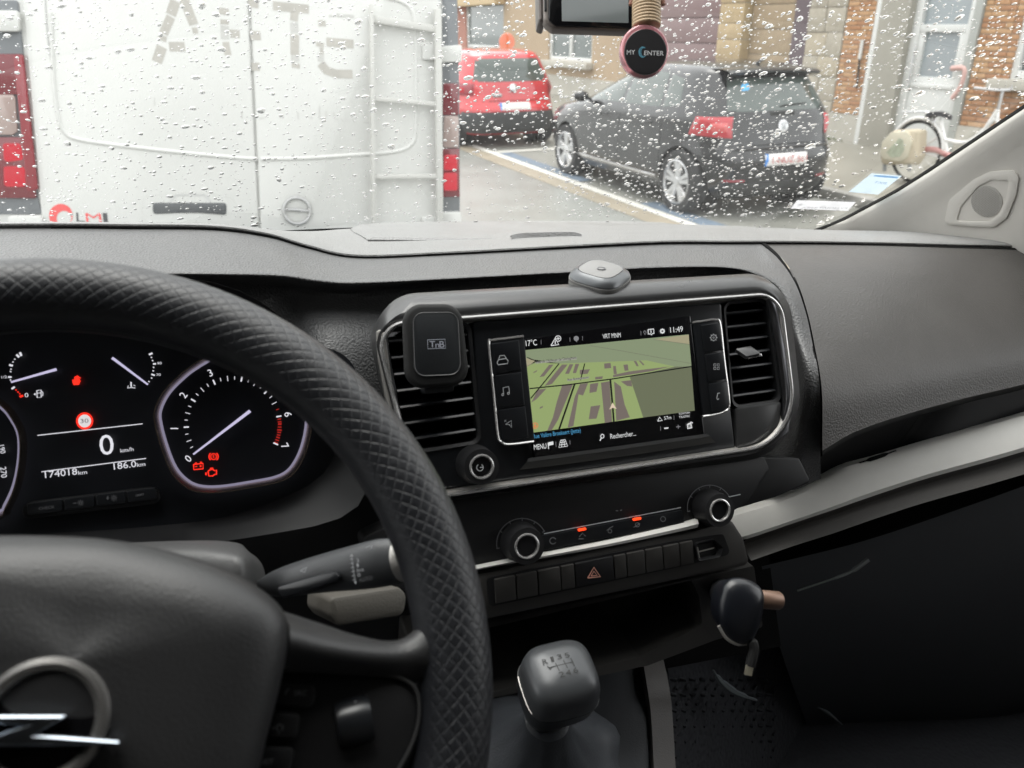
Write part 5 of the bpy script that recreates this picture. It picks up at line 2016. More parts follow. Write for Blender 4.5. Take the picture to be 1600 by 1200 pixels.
# tail lights
lensd = mat('lens_dark_red', (.16, .012, .02), .15, spec=.5, coat=.5)
lensr = mat('lens_red', (.24, .015, .025), .12, spec=.5, coat=.5)
lensb = glow('lens_lit_red', (.95, .02, .05), .75)
lensc = mat('lens_clear', (.36, .275, .25), .12, spec=.6, coat=.5)
slate = mat('light_frame_grey', (.16, .17, .18), .4)
tl1 = vplate('tail_light', [(-60, 0), (28, 0), (60, 312), (66, 335), (-60, 335)], .01, .06, .008, slate, van)
vplate('lens_top', [(-60, 84), (36, 84), (43, 148), (-60, 148)], .008, .03, .020, lensd, tl1)
vplate('lens_side', [(20, 86), (36, 86), (59, 296), (42, 300)], .004, .03, .024, lensr, tl1)
vplate('lens_reverse', [(-60, 148), (23, 148), (27, 205), (20, 211), (-60, 211)], .012, .03, .026, lensc, tl1)
vplate('lens_lower', [(-60, 214), (45, 214), (57, 310), (-60, 310)], .008, .03, .020, lensd, tl1)
vplate('lens_lamp', [(4, 224), (32, 224), (36, 250), (6, 254)], .012, .02, .026, lensb, tl1)
vplate('lens_lamp', [(5, 260), (38, 260), (40, 292), (6, 292)], .012, .02, .026, lensb, tl1)
tl2 = vplate('tail_light', [(692, -40), (714, -40), (718, 130), (719, 345), (689, 345)], .01, .06, .010, slate, van)
vplate('lens_top', [(693, 130), (716, 130), (717, 180), (692, 180)], .006, .03, .020, lensd, tl2)
vplate('lens_reverse', [(694, 181), (717, 181), (717, 231), (693, 231)], .010, .03, .024, lensc, tl2)
vplate('lens_lower', [(690, 232), (718, 232), (719, 308), (689, 308)], .006, .03, .020, lensd, tl2)
vplate('lens_lamp', [(695, 242), (715, 242), (715, 266), (694, 266)], .010, .02, .025, lensb, tl2)
vplate('lens_lamp', [(694, 270), (715, 270), (715, 298), (694, 298)], .010, .02, .025, lensb, tl2)
vplate('bumper_corner', [(12, 337), (66, 337), (70, 380), (12, 380)], .015, .06, .03, vw, van)
vplate('bumper_corner', [(689, 332), (721, 331), (722, 380), (689, 380)], .015, .06, .03, vw, van)
vplate('bumper', [(-60, 372), (730, 372), (730, 470), (-60, 470)], .04, .25, .10, slate, van)
for x in (60, 640):
    b = B()
    p = VP.px(x, 470, -.6)
    p.z = ZG+.33
    lathe(b, p, (1, 0, 0), [(.2, -.1), (.31, -.1), (.33, -.06), (.33, .06), (.31, .1), (.2, .1)], 28)
    obj('wheel', b, rubber, van)

# ------------------------------------------------------------ hatchback cars
tyre_m = mat('tyre', (.022, .022, .023), .8)
alloy = mat('alloy', (.55, .55, .56), .3, metal=.85)
cglass = mat('car_glass', (.06, .075, .068), .05, spec=.8)


def lerp_lv(lv, z):
    for a, c in zip(lv, lv[1:]):
        if a[0] <= z <= c[0]:
            t = (z-a[0])/(c[0]-a[0])
            return [a[i]+(c[i]-a[i])*t for i in range(5)]
    return lv[0] if z < lv[0][0] else lv[-1]


class Car:
    def __init__(s, th, M, lv, body, wells=()):
        s.wells = wells
        s.th, s.M, s.lv, s.body = th, M, lv, body
        zs = []
        P = [V((l[0], l[1], l[2])) for l in lv]
        Q = [V((l[3], l[4], 0)) for l in lv]
        p2, q2 = crom(P, 3), crom(Q, 3)
        s.lv = [[a.x, a.y, a.z, c.x, c.y] for a, c in zip(p2, q2)]
        N = 72
        b = B()
        rows = []
        for l in s.lv:
            rows.append([s.M @ V(s.pt(l, 2*pi*k/N)) for k in range(N)])
        quadgrid(b, rows, True, True)
        bmesh.ops.recalc_face_normals(b, faces=b.faces)
        me = tomesh(b, 'body', 70)
        tmp = bpy.data.objects.new('tmp', me)
        COL.objects.link(tmp)
        cuts = []
        for yw, rw in s.wells:       # open the wheel wells
            for sg in (-1, 1):
                c = B()
                lathe(c, s.M @ V((sg*.50, yw, rw)), s.M.to_3x3() @ V((sg, 0, 0)), [(rw*1.14, 0), (rw*1.14, .8)], 40)
                bmesh.ops.recalc_face_normals(c, faces=c.faces)
                cm = bpy.data.meshes.new('cut')
                c.to_mesh(cm)
                c.free()
                co_ = bpy.data.objects.new('cut', cm)
                COL.objects.link(co_)
                cuts.append(co_)
                md = tmp.modifiers.new('b', 'BOOLEAN')
                md.object = co_
                md.operation = 'DIFFERENCE'
                md.solver = 'EXACT'
        bpy.context.view_layer.update()
        me2 = bpy.data.meshes.new_from_object(tmp.evaluated_get(bpy.context.evaluated_depsgraph_get()))
        for q in cuts + [tmp]:
            bpy.data.objects.remove(q)
        me2.materials.clear()
        b = B()
        b.from_mesh(me2)
        s.shell = obj('body', b, body, th, ang=40, recalc=False)

    def pt(s, l, th):
        z, hw, yr, yf, n = l
        c, q = cos(th), sin(th)
        return (hw*math.copysign(abs(c)**(2/n), c), (yr+yf)/2+(yf-yr)/2*math.copysign(abs(q)**(2/n), q), z)

    def side(s, y, z, sg=-1):
        l = lerp_lv(s.lv, z)
        yc, hl = (l[2]+l[3])/2, (l[3]-l[2])/2
        f = min(.999, abs((y-yc)/hl))
        return V((sg*l[1]*(1-f**l[4])**(1/l[4]), y, z))

    def rear(s, x, z):
        l = lerp_lv(s.lv, z)
        yc, hl = (l[2]+l[3])/2, (l[3]-l[2])/2
        f = min(.999, abs(x/l[1]))
        return V((x, yc-hl*(1-f**l[4])**(1/l[4]), z))

    def corner(s, th, z):
        return V(s.pt(lerp_lv(s.lv, z), R(th)))

    def patch(s, name, fn, quad, o, m, par=None, nu=12, nv=8, t=.02):
        """quad: four corners (a, z) -> strip of the body surface lifted off by o"""
        (a0, z0), (a1, z1), (a2, z2), (a3, z3) = quad
        rows = []
        e = .004
        for i in range(nv+1):
            v_ = i/nv
            r_ = []
            for j in range(nu+1):
                u = j/nu
                a = (a0*(1-u)+a1*u)*(1-v_)+(a3*(1-u)+a2*u)*v_
                z = (z0*(1-u)+z1*u)*(1-v_)+(z3*(1-u)+z2*u)*v_
                p = fn(a, z)
                da = fn(a+(e if abs(a) < 10 else .5), z)-p
                dz_ = fn(a, z+e)-p
                n = da.cross(dz_)
                if n.length > 1e-12:
                    n.normalize()
                if n.dot(p-V((0, 2, .7))) < 0:
                    n = -n
                edge_ = (i in (0, nv) or j in (0, nu))
                r_.append(s.M @ (p+n*(o*(.2 if edge_ else 1))))
            rows.append(r_)
        b = B()
        quadgrid(b, rows)
        return obj(name, b, m, par or s.th, ang=60)


def car_wheel(car, x, y, r, spokes, sgn):
    M = car.M
    n = (M.to_3x3() @ V((sgn, 0, 0))).normalized()
    P = M @ V((x, y, r))
    b = B()
    lathe(b, P, n, [(r*.70, -.16), (r*.97, -.16), (r, -.12), (r, .012), (r*.96, .03), (r*.78, .034), (r*.72, .028), (r*.70, .0)], 40)
    w = obj('wheel', b, tyre_m, car.th, ang=40)
    b = B()
    lathe(b, P-n*.05, n, [(r*.70, 0), (.0001, 0)], 32)
    obj('brake_dark', b, void_m, w)
    b = B()
    frameN = 40
    ax_ = M.to_3x3() @ V((0, 1, 0))
    az_ = V((0, 0, 1))
    pos = lambda rr, a, h: P+n*h+(ax_*cos(a)+az_*sin(a))*rr
    quadgrid(b, [[pos(r*q, 2*pi*k/40, h) for k in range(40)] for q, h in ((.70, -.03), (.72, .03), (.685, .034), (.665, .02), (.66, -.04))], True)
    lathe(b, P, n, [(r*.15, -.02), (r*.15, .018), (r*.12, .024), (.0001, .024)], 20)
    for k in range(spokes):
        for da in (-.17, .17):
            a = 2*pi*k/spokes+.3
            pts = [(r*.10, a+da*1.6, .016, .028), (r*.40, a+da*1.15, .020, .026), (r*.68, a+da*1.05, .022, .034)]
            L = []
            for rr, aa, h, wd in pts:
                tg = -ax_*sin(aa)+az_*cos(aa)
                c_ = pos(rr, aa, h)
                L.append([c_-tg*wd-n*.02, c_-tg*wd*.7, c_+tg*wd*.7, c_+tg*wd-n*.02])
            quadgrid(b, L, False, False)
    obj('alloy_rim', b, alloy, w, ang=30)
    return w


def car_matrix(p, d):
    x = V((d.y, -d.x, 0))
    return Matrix(((x.x, d.x, 0, p.x), (x.y, d.y, 0, p.y), (0, 0, 1, p.z), (0, 0, 0, 1)))


# dark hatchback beside the kerb line
dP = SD
xr = V((dP.y, -dP.x, 0))
wc = gz(1056, 331)
orig = wc + xr*.83 - dP*.62
Mp = car_matrix(orig, dP)
pc_t = thing('black_hatchback', 'black hatchback with silver alloy wheels parked at the kerb, nearest car on the right', 'car', orig)
dark_paint = mat('black_car_paint', (.012, .012, .014), .22, spec=.4, coat=.6, crough=.05)
LV = [(.20, .80, .13, 3.93, 5), (.30, .845, .05, 4.02, 5), (.46, .868, .01, 4.06, 5), (.60, .875, .0, 4.06, 5), (.68, .875, .045, 4.02, 5), (.76, .872, .085, 3.95, 5), (.86, .868, .11, 3.68, 5),
      (.94, .86, .13, 3.25, 5), (1.0, .842, .15, 2.98, 4.8), (1.1, .795, .21, 2.72, 4.6), (1.22, .735, .29, 2.42, 4.4), (1.33, .678, .37, 2.12, 4.2), (1.40, .62, .42, 1.88, 4), (1.44, .54, .58, 1.7, 3.4), (1.462, .40, .85, 1.5, 3)]
polo = Car(pc_t, Mp, LV, dark_paint, ((.62, .315), (3.19, .315)))
for sg, nm in ((-1, 'l'), (1, 'r')):
    f = lambda y, z, sg=sg: polo.side(y, z, sg)
    polo.patch('door_window', f, [(2.72, .995), (1.86, 1.005), (1.86, 1.345), (2.14, 1.30)], .006, cglass)
    polo.patch('door_window', f, [(1.80, 1.005), (1.06, 1.02), (1.16, 1.345), (1.80, 1.35)], .006, cglass)
    polo.patch('quarter_window', f, [(1.01, 1.02), (.74, 1.06), (.86, 1.30), (1.10, 1.34)], .006, cglass)
    polo.patch('sill_strip', f, [(2.85, .30), (1.05, .30), (1.05, .325), (2.85, .325)], .012, alloy if sg < 0 else dark_paint)
    polo.patch('shoulder_line', f, [(3.2, .885), (.45, .905), (.45, .925), (3.2, .905)], .010, dark_paint)
    for yy in (2.2, 1.25):
        polo.patch('door_handle', f, [(yy+.1, .84), (yy-.1, .845), (yy-.1, .872), (yy+.1, .868)], .03, dark_paint, None, 6, 3)
    for yy in (1.83, 2.86, .98):
        polo.patch('door_gap', f, [(yy+.004, .34), (yy-.004, .34), (yy-.004, .97), (yy+.004, .97)], .0015, void_m, None, 1, 8)
    for yw in (.62, 3.19):
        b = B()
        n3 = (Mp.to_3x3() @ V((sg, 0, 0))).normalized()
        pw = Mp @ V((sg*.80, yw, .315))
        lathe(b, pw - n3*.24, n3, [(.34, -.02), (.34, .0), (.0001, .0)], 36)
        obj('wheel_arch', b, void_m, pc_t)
        car_wheel(polo, sg*.838, yw, .315, 5, sg)
    b = B()
    pm_ = Mp @ V((sg*.955, 2.62, 1.02))
    bmesh.ops.create_icosphere(b, subdivisions=3, radius=1, matrix=Matrix.Translation(pm_) @ Mp.to_3x3().to_4x4() @ Matrix.Diagonal((.10, .06, .065, 1)))
    sweep(b, [pm_, Mp @ V((sg*.80, 2.66, .98))], .02, 8)
    obj('wing_mirror', b, dark_paint, pc_t)
pred = mat('tail_lens_red', (.40, .03, .04), .15, spec=.5, coat=.6)
preb = mat('tail_lens_bright', (.55, .10, .10), .15, spec=.5, coat=.6)
for a0, a1, a2 in ((211, 249, 218), (329, 291, 322)):
    f = polo.corner
    t1_ = polo.patch('tail_light', f, [(a0, .80), (a1, .79), (a1, .985), (a0+(2 if a0 < 270 else -2), .975)], .012, pred, None, 16, 6)
    polo.patch('lens_bar', f, [((a0*.55+a1*.45), .835), (a1+(-3 if a0 < 270 else 3), .83), (a1+(-3 if a0 < 270 else 3), .945), ((a0*.55+a1*.45), .94)], .018, preb, t1_, 8, 4)
polo.patch('rear_window', polo.rear, [(-.60, 1.03), (.60, 1.03), (.50, 1.325), (-.50, 1.325)], .006, cglass)
polo.patch('window_sticker', polo.rear, [(-.42, 1.20), (-.30, 1.20), (-.29, 1.285), (-.40, 1.285)], .010, mat('blue_sticker', (.10, .42, .78), .5), None, 3, 3)
b = B()
spl = []
for x in (-.56, -.3, 0, .3, .56):
    spl.append([Mp @ V((x, .66, 1.425-.06*x*x)), Mp @ V((x, .40, 1.432-.09*x*x)), Mp @ V((x, .27+.12*x*x, 1.405-.09*x*x)), Mp @ V((x, .30+.12*x*x, 1.375-.09*x*x)), Mp @ V((x, .45, 1.36-.09*x*x))])
quadgrid(b, loft(spl, 4, 4))
obj('roof_spoiler', b, dark_paint, pc_t, ang=60)
polo.patch('brake_lamp', lambda x, z: V((x, .285+.12*x*x, z)), [(-.20, 1.383), (.20, 1.383), (.20, 1.40), (-.20, 1.40)], .004, lensd, None, 4, 2)
polo.patch('hatch_gap', polo.rear, [(-.60, .715), (.60, .715), (.60, .725), (-.60, .725)], .002, void_m, None, 12, 1)
polo.patch('bumper_crease', polo.rear, [(-.70, .675), (.70, .675), (.72, .695), (-.72, .695)], .016, dark_paint, None, 16, 2)
polo.patch('bumper_lower', polo.rear, [(-.62, .24), (.62, .24), (.68, .36), (-.68, .36)], .012, mat('bumper_plastic', (.03, .03, .03), .6), None, 16, 3)
for x in (-.55, .55):
    polo.patch('reflector', polo.rear, [(x-.10, .375), (x+.10, .375), (x+.10, .40), (x-.10, .40)], .010, lensr, None, 6, 2)
pl_ = polo.patch('number_plate', polo.rear, [(-.26, .525), (.26, .525), (.26, .635), (-.26, .635)], .022, mat('plate_white', (.72, .70, .69), .5), None, 4, 3)
polo.patch('plate_band', polo.rear, [(-.26, .525), (-.215, .525), (-.215, .635), (-.26, .635)], .026, mat('plate_blue', (.05, .22, .60), .5), pl_, 2, 2)


def plane_of(car, x, z, o):
    p = car.rear(x, z)
    n = (car.rear(x+.02, z)-car.rear(x-.02, z)).cross(V((0, 0, 1)))
    dz_ = (car.rear(x, z+.03)-car.rear(x, z-.03)).normalized()
    ex = (car.rear(x+.02, z)-car.rear(x-.02, z)).normalized()
    n = ex.cross(dz_).normalized()
    R3 = car.M.to_3x3()
    return PL(car.M @ (p+n*o), R3 @ n, R3 @ ex)


def write_uv(name, s, pl, u0, u1, v, h, m, par):
    me = tmesh(s).copy()
    xs_ = [q.co.x for q in me.vertices]
    x0, x1 = min(xs_), max(xs_)
    for q in me.vertices:
        q.co = pl.w(u0+(q.co.x-x0)/(x1-x0)*(u1-u0), v+q.co.y/.69*h, 0)
    me.materials.clear()
    me.materials.append(m)
    return obj(name, me, None, par)


write_uv('plate_lettering', '1-NUZ-561', plane_of(polo, .0, .58, .030), -.19, .24, -.032, .066, mat('plate_red', (.45, .08, .08), .5), pl_)
bp_ = plane_of(polo, 0, .885, .004)
b = B()
lathe(b, bp_.P, bp_.n, [(.060, 0), (.060, .010), (.052, .014), (.0001, .014)], 28)
bd = obj('emblem', b, mat('emblem_silver', (.62, .62, .63), .25, metal=.9), pc_t)
b = B()
for pts in ([(-.036, .030), (-.014, -.036), (.0, .0), (.014, -.036), (.036, .030)], [(-.018, .040), (0, .004), (.018, .040)]):
    sweep(b, [bp_.w(u, v_, .0155) for u, v_ in pts], .004, 6)
obj('emblem_letters', b, slate, bd)
polo.patch('wiper', polo.rear, [(-.02, 1.055), (.34, 1.075), (.34, 1.09), (-.02, 1.075)], .02, rubber, None, 6, 2)
polo.patch('handle_recess', polo.rear, [(-.14, .985), (.16, .985), (.16, 1.02), (-.14, 1.02)], .010, rubber, None, 4, 2)
b = B()
sweep(b, [Mp @ V((0, .62, 1.44)), Mp @ V((0, .56, 1.475)), Mp @ V((0, .52, 1.48))], [.02, .014, .006], 8)
obj('roof_aerial', b, dark_paint, pc_t)

# red compact car further along
rr0 = gz(806, 231)
orig = rr0
Mr = car_matrix(orig, SD)
rc = thing('red_car', 'red compact car parked ahead of the black hatchback, its rear facing us', 'car', orig)
redp = mat('red_car_paint', (.50, .020, .028), .2, spec=.5, coat=1, crough=.05)
LVr = [(.22, .80, .13, 4.0, 5), (.34, .85, .04, 4.1, 5), (.50, .875, .0, 4.16, 5), (.64, .88, .0, 4.16, 5), (.72, .88, .05, 4.1, 5), (.85, .878, .10, 3.9, 5), (.98, .868, .12, 3.5, 5),
       (1.06, .85, .14, 3.2, 4.8), (1.18, .81, .19, 2.95, 4.6), (1.30, .765, .25, 2.65, 4.4), (1.42, .71, .32, 2.3, 4.2), (1.51, .65, .40, 2.0, 4), (1.555, .56, .58, 1.8, 3.4), (1.575, .40, .85, 1.5, 3)]
LVr = [(l[0]*.93,)+l[1:] for l in LVr]
golf = Car(rc, Mr, LVr, redp, ((.72, .32), (3.3, .32)))
def gpatch(name, fn, quad, *r):
    return golf.patch(name, fn, [(a, z*.93) for a, z in quad], *r)


gpatch('rear_window', golf.rear, [(-.64, 1.07), (.64, 1.07), (.53, 1.43), (-.53, 1.43)], .008, cglass)
for a0, a1 in ((198, 243), (342, 297)):
    t1_ = gpatch('tail_light', golf.corner, [(a0, .86), (a1, .85), (a1, 1.05), (a0, 1.07)], .014, lensr, None, 14, 6)
    gpatch('lens_lamp', golf.corner, [(a0*.6+a1*.4, .89), (a0*.3+a1*.7, .89), (a0*.3+a1*.7, 1.0), (a0*.6+a1*.4, 1.0)], .02, lensb, t1_, 5, 4)
gpatch('bumper_dark', golf.rear, [(-.80, .24), (.80, .24), (.855, .60), (-.855, .60)], .014, mat('dark_bumper', (.045, .047, .05), .55), None, 24, 6)
p2_ = gpatch('number_plate', golf.rear, [(-.26, .63), (.26, .63), (.26, .74), (-.26, .74)], .02, MATS['plate_white'], None, 4, 3)
gpatch('plate_band', golf.rear, [(-.26, .63), (-.215, .63), (-.215, .74), (-.26, .74)], .024, MATS['plate_blue'], p2_, 2, 2)
gpatch('hatch_gap', golf.rear, [(-.62, .765), (.62, .765), (.62, .775), (-.62, .775)], .003, void_m, None, 12, 1)
for sg in (-1, 1):
    f = lambda y, z, sg=sg: golf.side(y, z, sg)
    gpatch('side_window', f, [(2.9, 1.08), (.55, 1.10), (.72, 1.44), (2.3, 1.44)], .008, cglass)
    for yw in (.72, 3.3):
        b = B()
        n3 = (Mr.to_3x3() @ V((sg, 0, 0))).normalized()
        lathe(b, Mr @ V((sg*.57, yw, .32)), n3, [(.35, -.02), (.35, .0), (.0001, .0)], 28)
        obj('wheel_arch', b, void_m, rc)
        car_wheel(golf, sg*.845, yw, .32, 5, sg)
bp_ = plane_of(golf, 0, .97*.93, .006)
b = B()
lathe(b, bp_.P, bp_.n, [(.065, 0), (.065, .012), (.055, .016), (.0001, .016)], 24)
obj('emblem', b, MATS['emblem_silver'], rc)
b = B()
box(b, Mr @ Matrix.Translation((-.28, .10, .80)), .16, .03, .05, .01)
obj('hatch_badge', b, MATS['emblem_silver'], rc)
b = B()
orr = dep(792, 66, 14.8)
os_ = orr.copy()
os_.z = ZG+.12
sgn_n = (-SD)
lathe(b, orr, sgn_n, [(.155, 0), (.16, .01), (.155, .02), (.0001, .02)], 28)
sgo = thing('round_sign', 'round orange sign disc standing just behind the roof of the red car', 'sign', os_)
obj('sign_disc', b, mat('orange_disc', (.80, .28, .18), .5), sgo)
b = B()
quadgrid(b, [[orr+sgn_n*.022+SN*dx+ZU*dz for dz in (-.13, .13)] for dx in (-.02, .02)])
obj('sign_bar', b, mat('orange_bar', (.75, .16, .04), .5), sgo)
b = B()
sweep(b, [os_, orr-sgn_n*-.0 - ZU*.15], .025, 10)
obj('sign_post', b, slate, sgo)

# ------------------------------------------------------------ house fronts along the pavement
FPL = PL(st(0, gt, 0), -SN, -SD)   # u runs towards us, v is height


def fu(x, y=100):
    return FPL.uv(x, y)[0]


def fv(x, y):
    return FPL.uv(x, y)[1]


def fbox(name, u0, u1, v0, v1, o, t, m, par, bev=0):
    b = B()
    box(b, fr(FPL.w((u0+u1)/2, (v0+v1)/2, o-t/2), FPL.ex, FPL.ey, FPL.n), abs(u1-u0), abs(v1-v0), t, bev)
    return obj(name, b, m, par)


def house(name, label, u0, u1, h=7.5):
    t_ = thing(name, label, 'house', FPL.w((u0+u1)/2, 0, -2))
    return t_


render_m = mat('beige_render', (.36, .275, .19), .85, var=.06, vscale=1.5)
plinth_m = mat('pale_plinth', (.40, .38, .335), .8, var=.06, vscale=3)
upvc = mat('white_frame', (.58, .585, .57), .4)
pane_m = mat('window_pane', (.13, .15, .15), .06, spec=.8)
grey_dark = mat('slate_cladding', (.13, .15, .17), .6)
uA0, uA1 = fu(690, 40), fu(985, 60)
hA = house('beige_house', 'beige rendered house with a pale plinth and white framed windows behind the red car', uA0, uA1)
w0, w1 = fu(857, 75), fu(925, 75)
wz0, wz1 = fv(890, 96), fv(890, 96)+1.5
d0, d1 = fu(728, 40), fu(787, 40)
dz0, dz1 = fv(757, 76), fv(757, 76)+2.0
vp_ = fv(930, 124)
for u0, u1, v0, v1, nm in ((d1, w0, vp_, 7.5, 'wall'), (w1, uA1, vp_, 7.5, 'wall'), (w0, w1, vp_, wz0, 'wall_infill'), (w0, w1, wz1, 7.5, 'wall_infill'), (d0, d1, vp_, dz0, 'wall_infill'), (d0, d1, dz1, 7.5, 'wall_infill')):
    fbox(nm, u0, u1, v0, v1, 0, .3, render_m, hA)
br_red = mat('dull_red_brick', (.36, .17, .13), .8, var=.15, vscale=12)
fbox('brick_edge', fu(712, 40), d0, vp_, 7.5, 0, .3, br_red, hA)
fbox('cladding', uA0-6, fu(712, 40), 0, 7.5, .01, .3, grey_dark, hA)
fbox('plinth', d0-.5, uA1, 0, vp_, .03, .3, plinth_m, hA)
for (a, c, z0, z1, nb) in ((w0, w1, wz0, wz1, 2), (d0, d1, dz0, dz1, 1)):
    f_ = .10
    fo = -.08
    b = B()
    for (u0, u1, v0, v1) in [(a, a+f_, z0, z1), (c-f_, c, z0, z1), (a+f_, c-f_, z0, z0+f_), (a+f_, c-f_, z1-f_, z1)] + ([((a+c)/2-.06, (a+c)/2+.06, z0+f_, z1-f_)] if nb == 2 else []):
        box(b, fr(FPL.w((u0+u1)/2, (v0+v1)/2, fo), FPL.ex, FPL.ey, FPL.n), u1-u0, v1-v0, .08, .008)
    wf = obj('window', b, upvc, hA)
    b = B()
    box(b, fr(FPL.w((a+c)/2, (z0+z1)/2, fo-.02), FPL.ex, FPL.ey, FPL.n), c-a-.02, z1-z0-.02, .01)
    obj('pane', b, pane_m, wf)
    b = B()
    box(b, fr(FPL.w((a+c)/2, z0-.07, .06), FPL.ex, FPL.ey, FPL.n), c-a+.2, .14, .28, .01)
    obj('sill', b, plinth_m, wf)
fbox('fascia_board', fu(708, 8), fu(790, 8), fv(750, 9), fv(750, 9)+.5, .35, .34, mat('tan_board', (.48, .365, .22), .7), hA, .01)
# garage house with stone piers
uB0, uB1 = uA1, fu(1122, 60)
stone_m = [mat('pale_stone_a', (.37, .325, .25), .8, var=.14, vscale=9, bump=.3, scale=30), mat('pale_stone_b', (.34, .31, .255), .8, var=.14, vscale=9, bump=.3, scale=30), mat('tan_stone', (.38, .295, .18), .8, var=.14, vscale=9, bump=.3, scale=30)]
stone_shade = mat('shaded_brown_stone', (.30, .235, .16), .85, var=.14, vscale=8, bump=.3, scale=30)  # recessed brown stone, its shade put into a darker colour
mortar = mat('mortar', (.30, .28, .24), .9)
hB = house('stone_garage_house', 'stone fronted house with a brown purple garage door behind the black hatchback', uB0, fu(1312, 100))
gd_m = mat('brown_purple_door', (.185, .125, .125), .5, var=.06, vscale=3)
v = .14
i = 0
while v < 3.0:
    o = fbox('garage_panel', uB0, uB1, v, v+.44, -.10, .05, gd_m, hB, .012)
    v += .452
fbox('garage_back', uB0-.02, uB1+.02, 0, 3.1, -.16, .1, void_m, hB)
fbox('upper_wall', uB0, fu(1312, 100), 3.1, 7.5, -.01, .3, stone_m[1], hB)
rs = random.Random(4)


def stones(u0, u1, o, t, mm, hmin=.24, hmax=.36, cols_=1, z1=3.1):
    v = .12
    while v < z1-.05:
        h = min(rs.uniform(hmin, hmax), z1-v)
        cuts = [u0] + sorted(u0+(u1-u0)*(k+rs.uniform(-.15, .15))/cols_ for k in range(1, cols_)) + [u1]
        for a, c in zip(cuts, cuts[1:]):
            fbox('stone', a+.006, c-.006, v+.006, v+h-.006, o+rs.uniform(-.006, .01), t, rs.choice(mm), hB, .012)
        v += h
    fbox('pier_core', u0+.01, u1-.01, 0, z1, o-.02, t, mortar, hB)


stones(uB1, fu(1160, 60), .02, .3, [stone_m[0], stone_m[2]], cols_=1)
stones(fu(1160, 60), fu(1228, 60), -.16, .3, [stone_shade, stone_shade, stone_m[2]], .35, .5, 1)
fbox('door_post', fu(1228, 60), fu(1256, 60), .1, 3.1, -.12, .2, mat('purple_brown_post', (.10, .075, .085), .5), hB)
stones(fu(1256, 90), fu(1313, 90), .02, .35, [stone_m[1], stone_m[1], stone_m[0], stone_m[2]], .26, .38, 2)
# brick house with a white door
uC0, uC1, uC2, uC3, uC4, uC5 = fu(1313, 90), fu(1364, 60), fu(1372, 60), fu(1418, 60), fu(1516, 60), fu(1590, 60)
hC = house('brick_house', 'orange brick house with a white door and grey stone door surround on the right', uC0, fu(1760, 60))
brick_m = [mat('orange_brick_a', (.40, .225, .12), .85, var=.15, vscale=14, bump=.2, scale=60), mat('orange_brick_b', (.44, .27, .15), .85, var=.15, vscale=14, bump=.2, scale=60), mat('orange_brick_c', (.35, .185, .10), .85, var=.15, vscale=14, bump=.2, scale=60)]
bmes = []
for L in (.21, .10):
    for m_ in brick_m:
        b = B()
        box(b, Matrix.Identity(4), L, .055, .06, .004)
        me = tomesh(b, 'brick')
        me.materials.append(m_)
        bmes.append(me)
rotM = fr(V((0, 0, 0)), FPL.ex, FPL.ey, FPL.n)


def bricks(u0, u1, v0, v1, par):
    v = v0
    k = 0
    while v < v1:
        u = u0+(0 if k % 2 else .11)
        first = True
        while u < u1-.04:
            rem = u1-u
            half = (k % 2 == 0 and first) or rem < .2
            if k % 2 == 0 and first:
                u = u0
            L = .10 if half else .21
            me = bmes[(3 if half else 0)+rs.randrange(3)]
            o = bpy.data.objects.new('brick', me)
            COL.objects.link(o)
            o.parent = par
            o.matrix_parent_inverse = inv(par)
            M = rotM.copy()
            p = FPL.w(u+L/2+.005, v+.0275, -.018+rs.uniform(-.003, .004))
            M.translation = p
            o.matrix_basis = M
            u += L+.011
            first = False
        v += .066
        k += 1


wl_ = fbox('brick_wall', uC0, uC1, 0, 7.5, -.004, .3, mortar, hC)
bricks(uC0+.01, uC1-.01, fv(1330, 178), 2.35, wl_)
wr_ = fbox('brick_wall', uC4+.12, uC5, 0, 7.5, -.004, .3, mortar, hC)
bricks(uC4+.13, uC5-.01, fv(1500, 195), 2.25, wr_)
wr2 = fbox('brick_wall', uC5, fu(1760, 60), 0, fv(1590, 128), -.004, .3, mortar, hC)
bricks(uC5+.01, uC5+1.1, fv(1500, 195), fv(1590, 128)-.05, wr2)
greyp = mat('grey_stone_pier', (.32, .305, .265), .75, var=.06, vscale=4)
fbox('plinth', uC0-.01, uC1, .1, fv(1330, 180), .03, .2, plinth_m, hC)
fbox('white_edge', uC1, uC2, .1, 7.5, .03, .25, upvc, hC)
fbox('grey_pier', uC2, uC3, .1, 7.5, .05, .4, greyp, hC, .01)
fbox('plinth', uC4+.12, fu(1760, 60), .1, fv(1500, 196), .03, .2, plinth_m, hC)
fbox('grey_edge', uC4, uC4+.12, .1, 7.5, .04, .3, mat('pale_grey_stone', (.37, .38, .36), .6), hC, .008)
# white door with two panes
da, dc = uC3, uC4
pz0, pz1 = fv(1470, 122), fv(1470, 50)
tz0 = fv(1470, 38)
b = B()
for (u0, u1, v0, v1, o) in [(da, da+.13, .12, 3.2, -.06), (dc-.13, dc, .12, 3.2, -.06), (da+.13, dc-.13, .12, pz0, -.085), (da+.13, dc-.13, pz1, tz0, -.07), (da+.13, da+.22, pz0, pz1, -.08), (dc-.22, dc-.13, pz0, pz1, -.08)]:
    box(b, fr(FPL.w((u0+u1)/2, (v0+v1)/2, o-.03), FPL.ex, FPL.ey, FPL.n), u1-u0, v1-v0, .07, .006)
dr = obj('door', b, upvc, hC)
pg = mat('frosted_pane', (.28, .31, .325), .25, spec=.6)
for v0, v1 in ((pz0, pz1), (tz0, 3.2)):
    b = B()
    box(b, fr(FPL.w((da+dc)/2, (v0+v1)/2, -.13), FPL.ex, FPL.ey, FPL.n), dc-da-.1, v1-v0, .02)
    obj('pane', b, pg, dr)
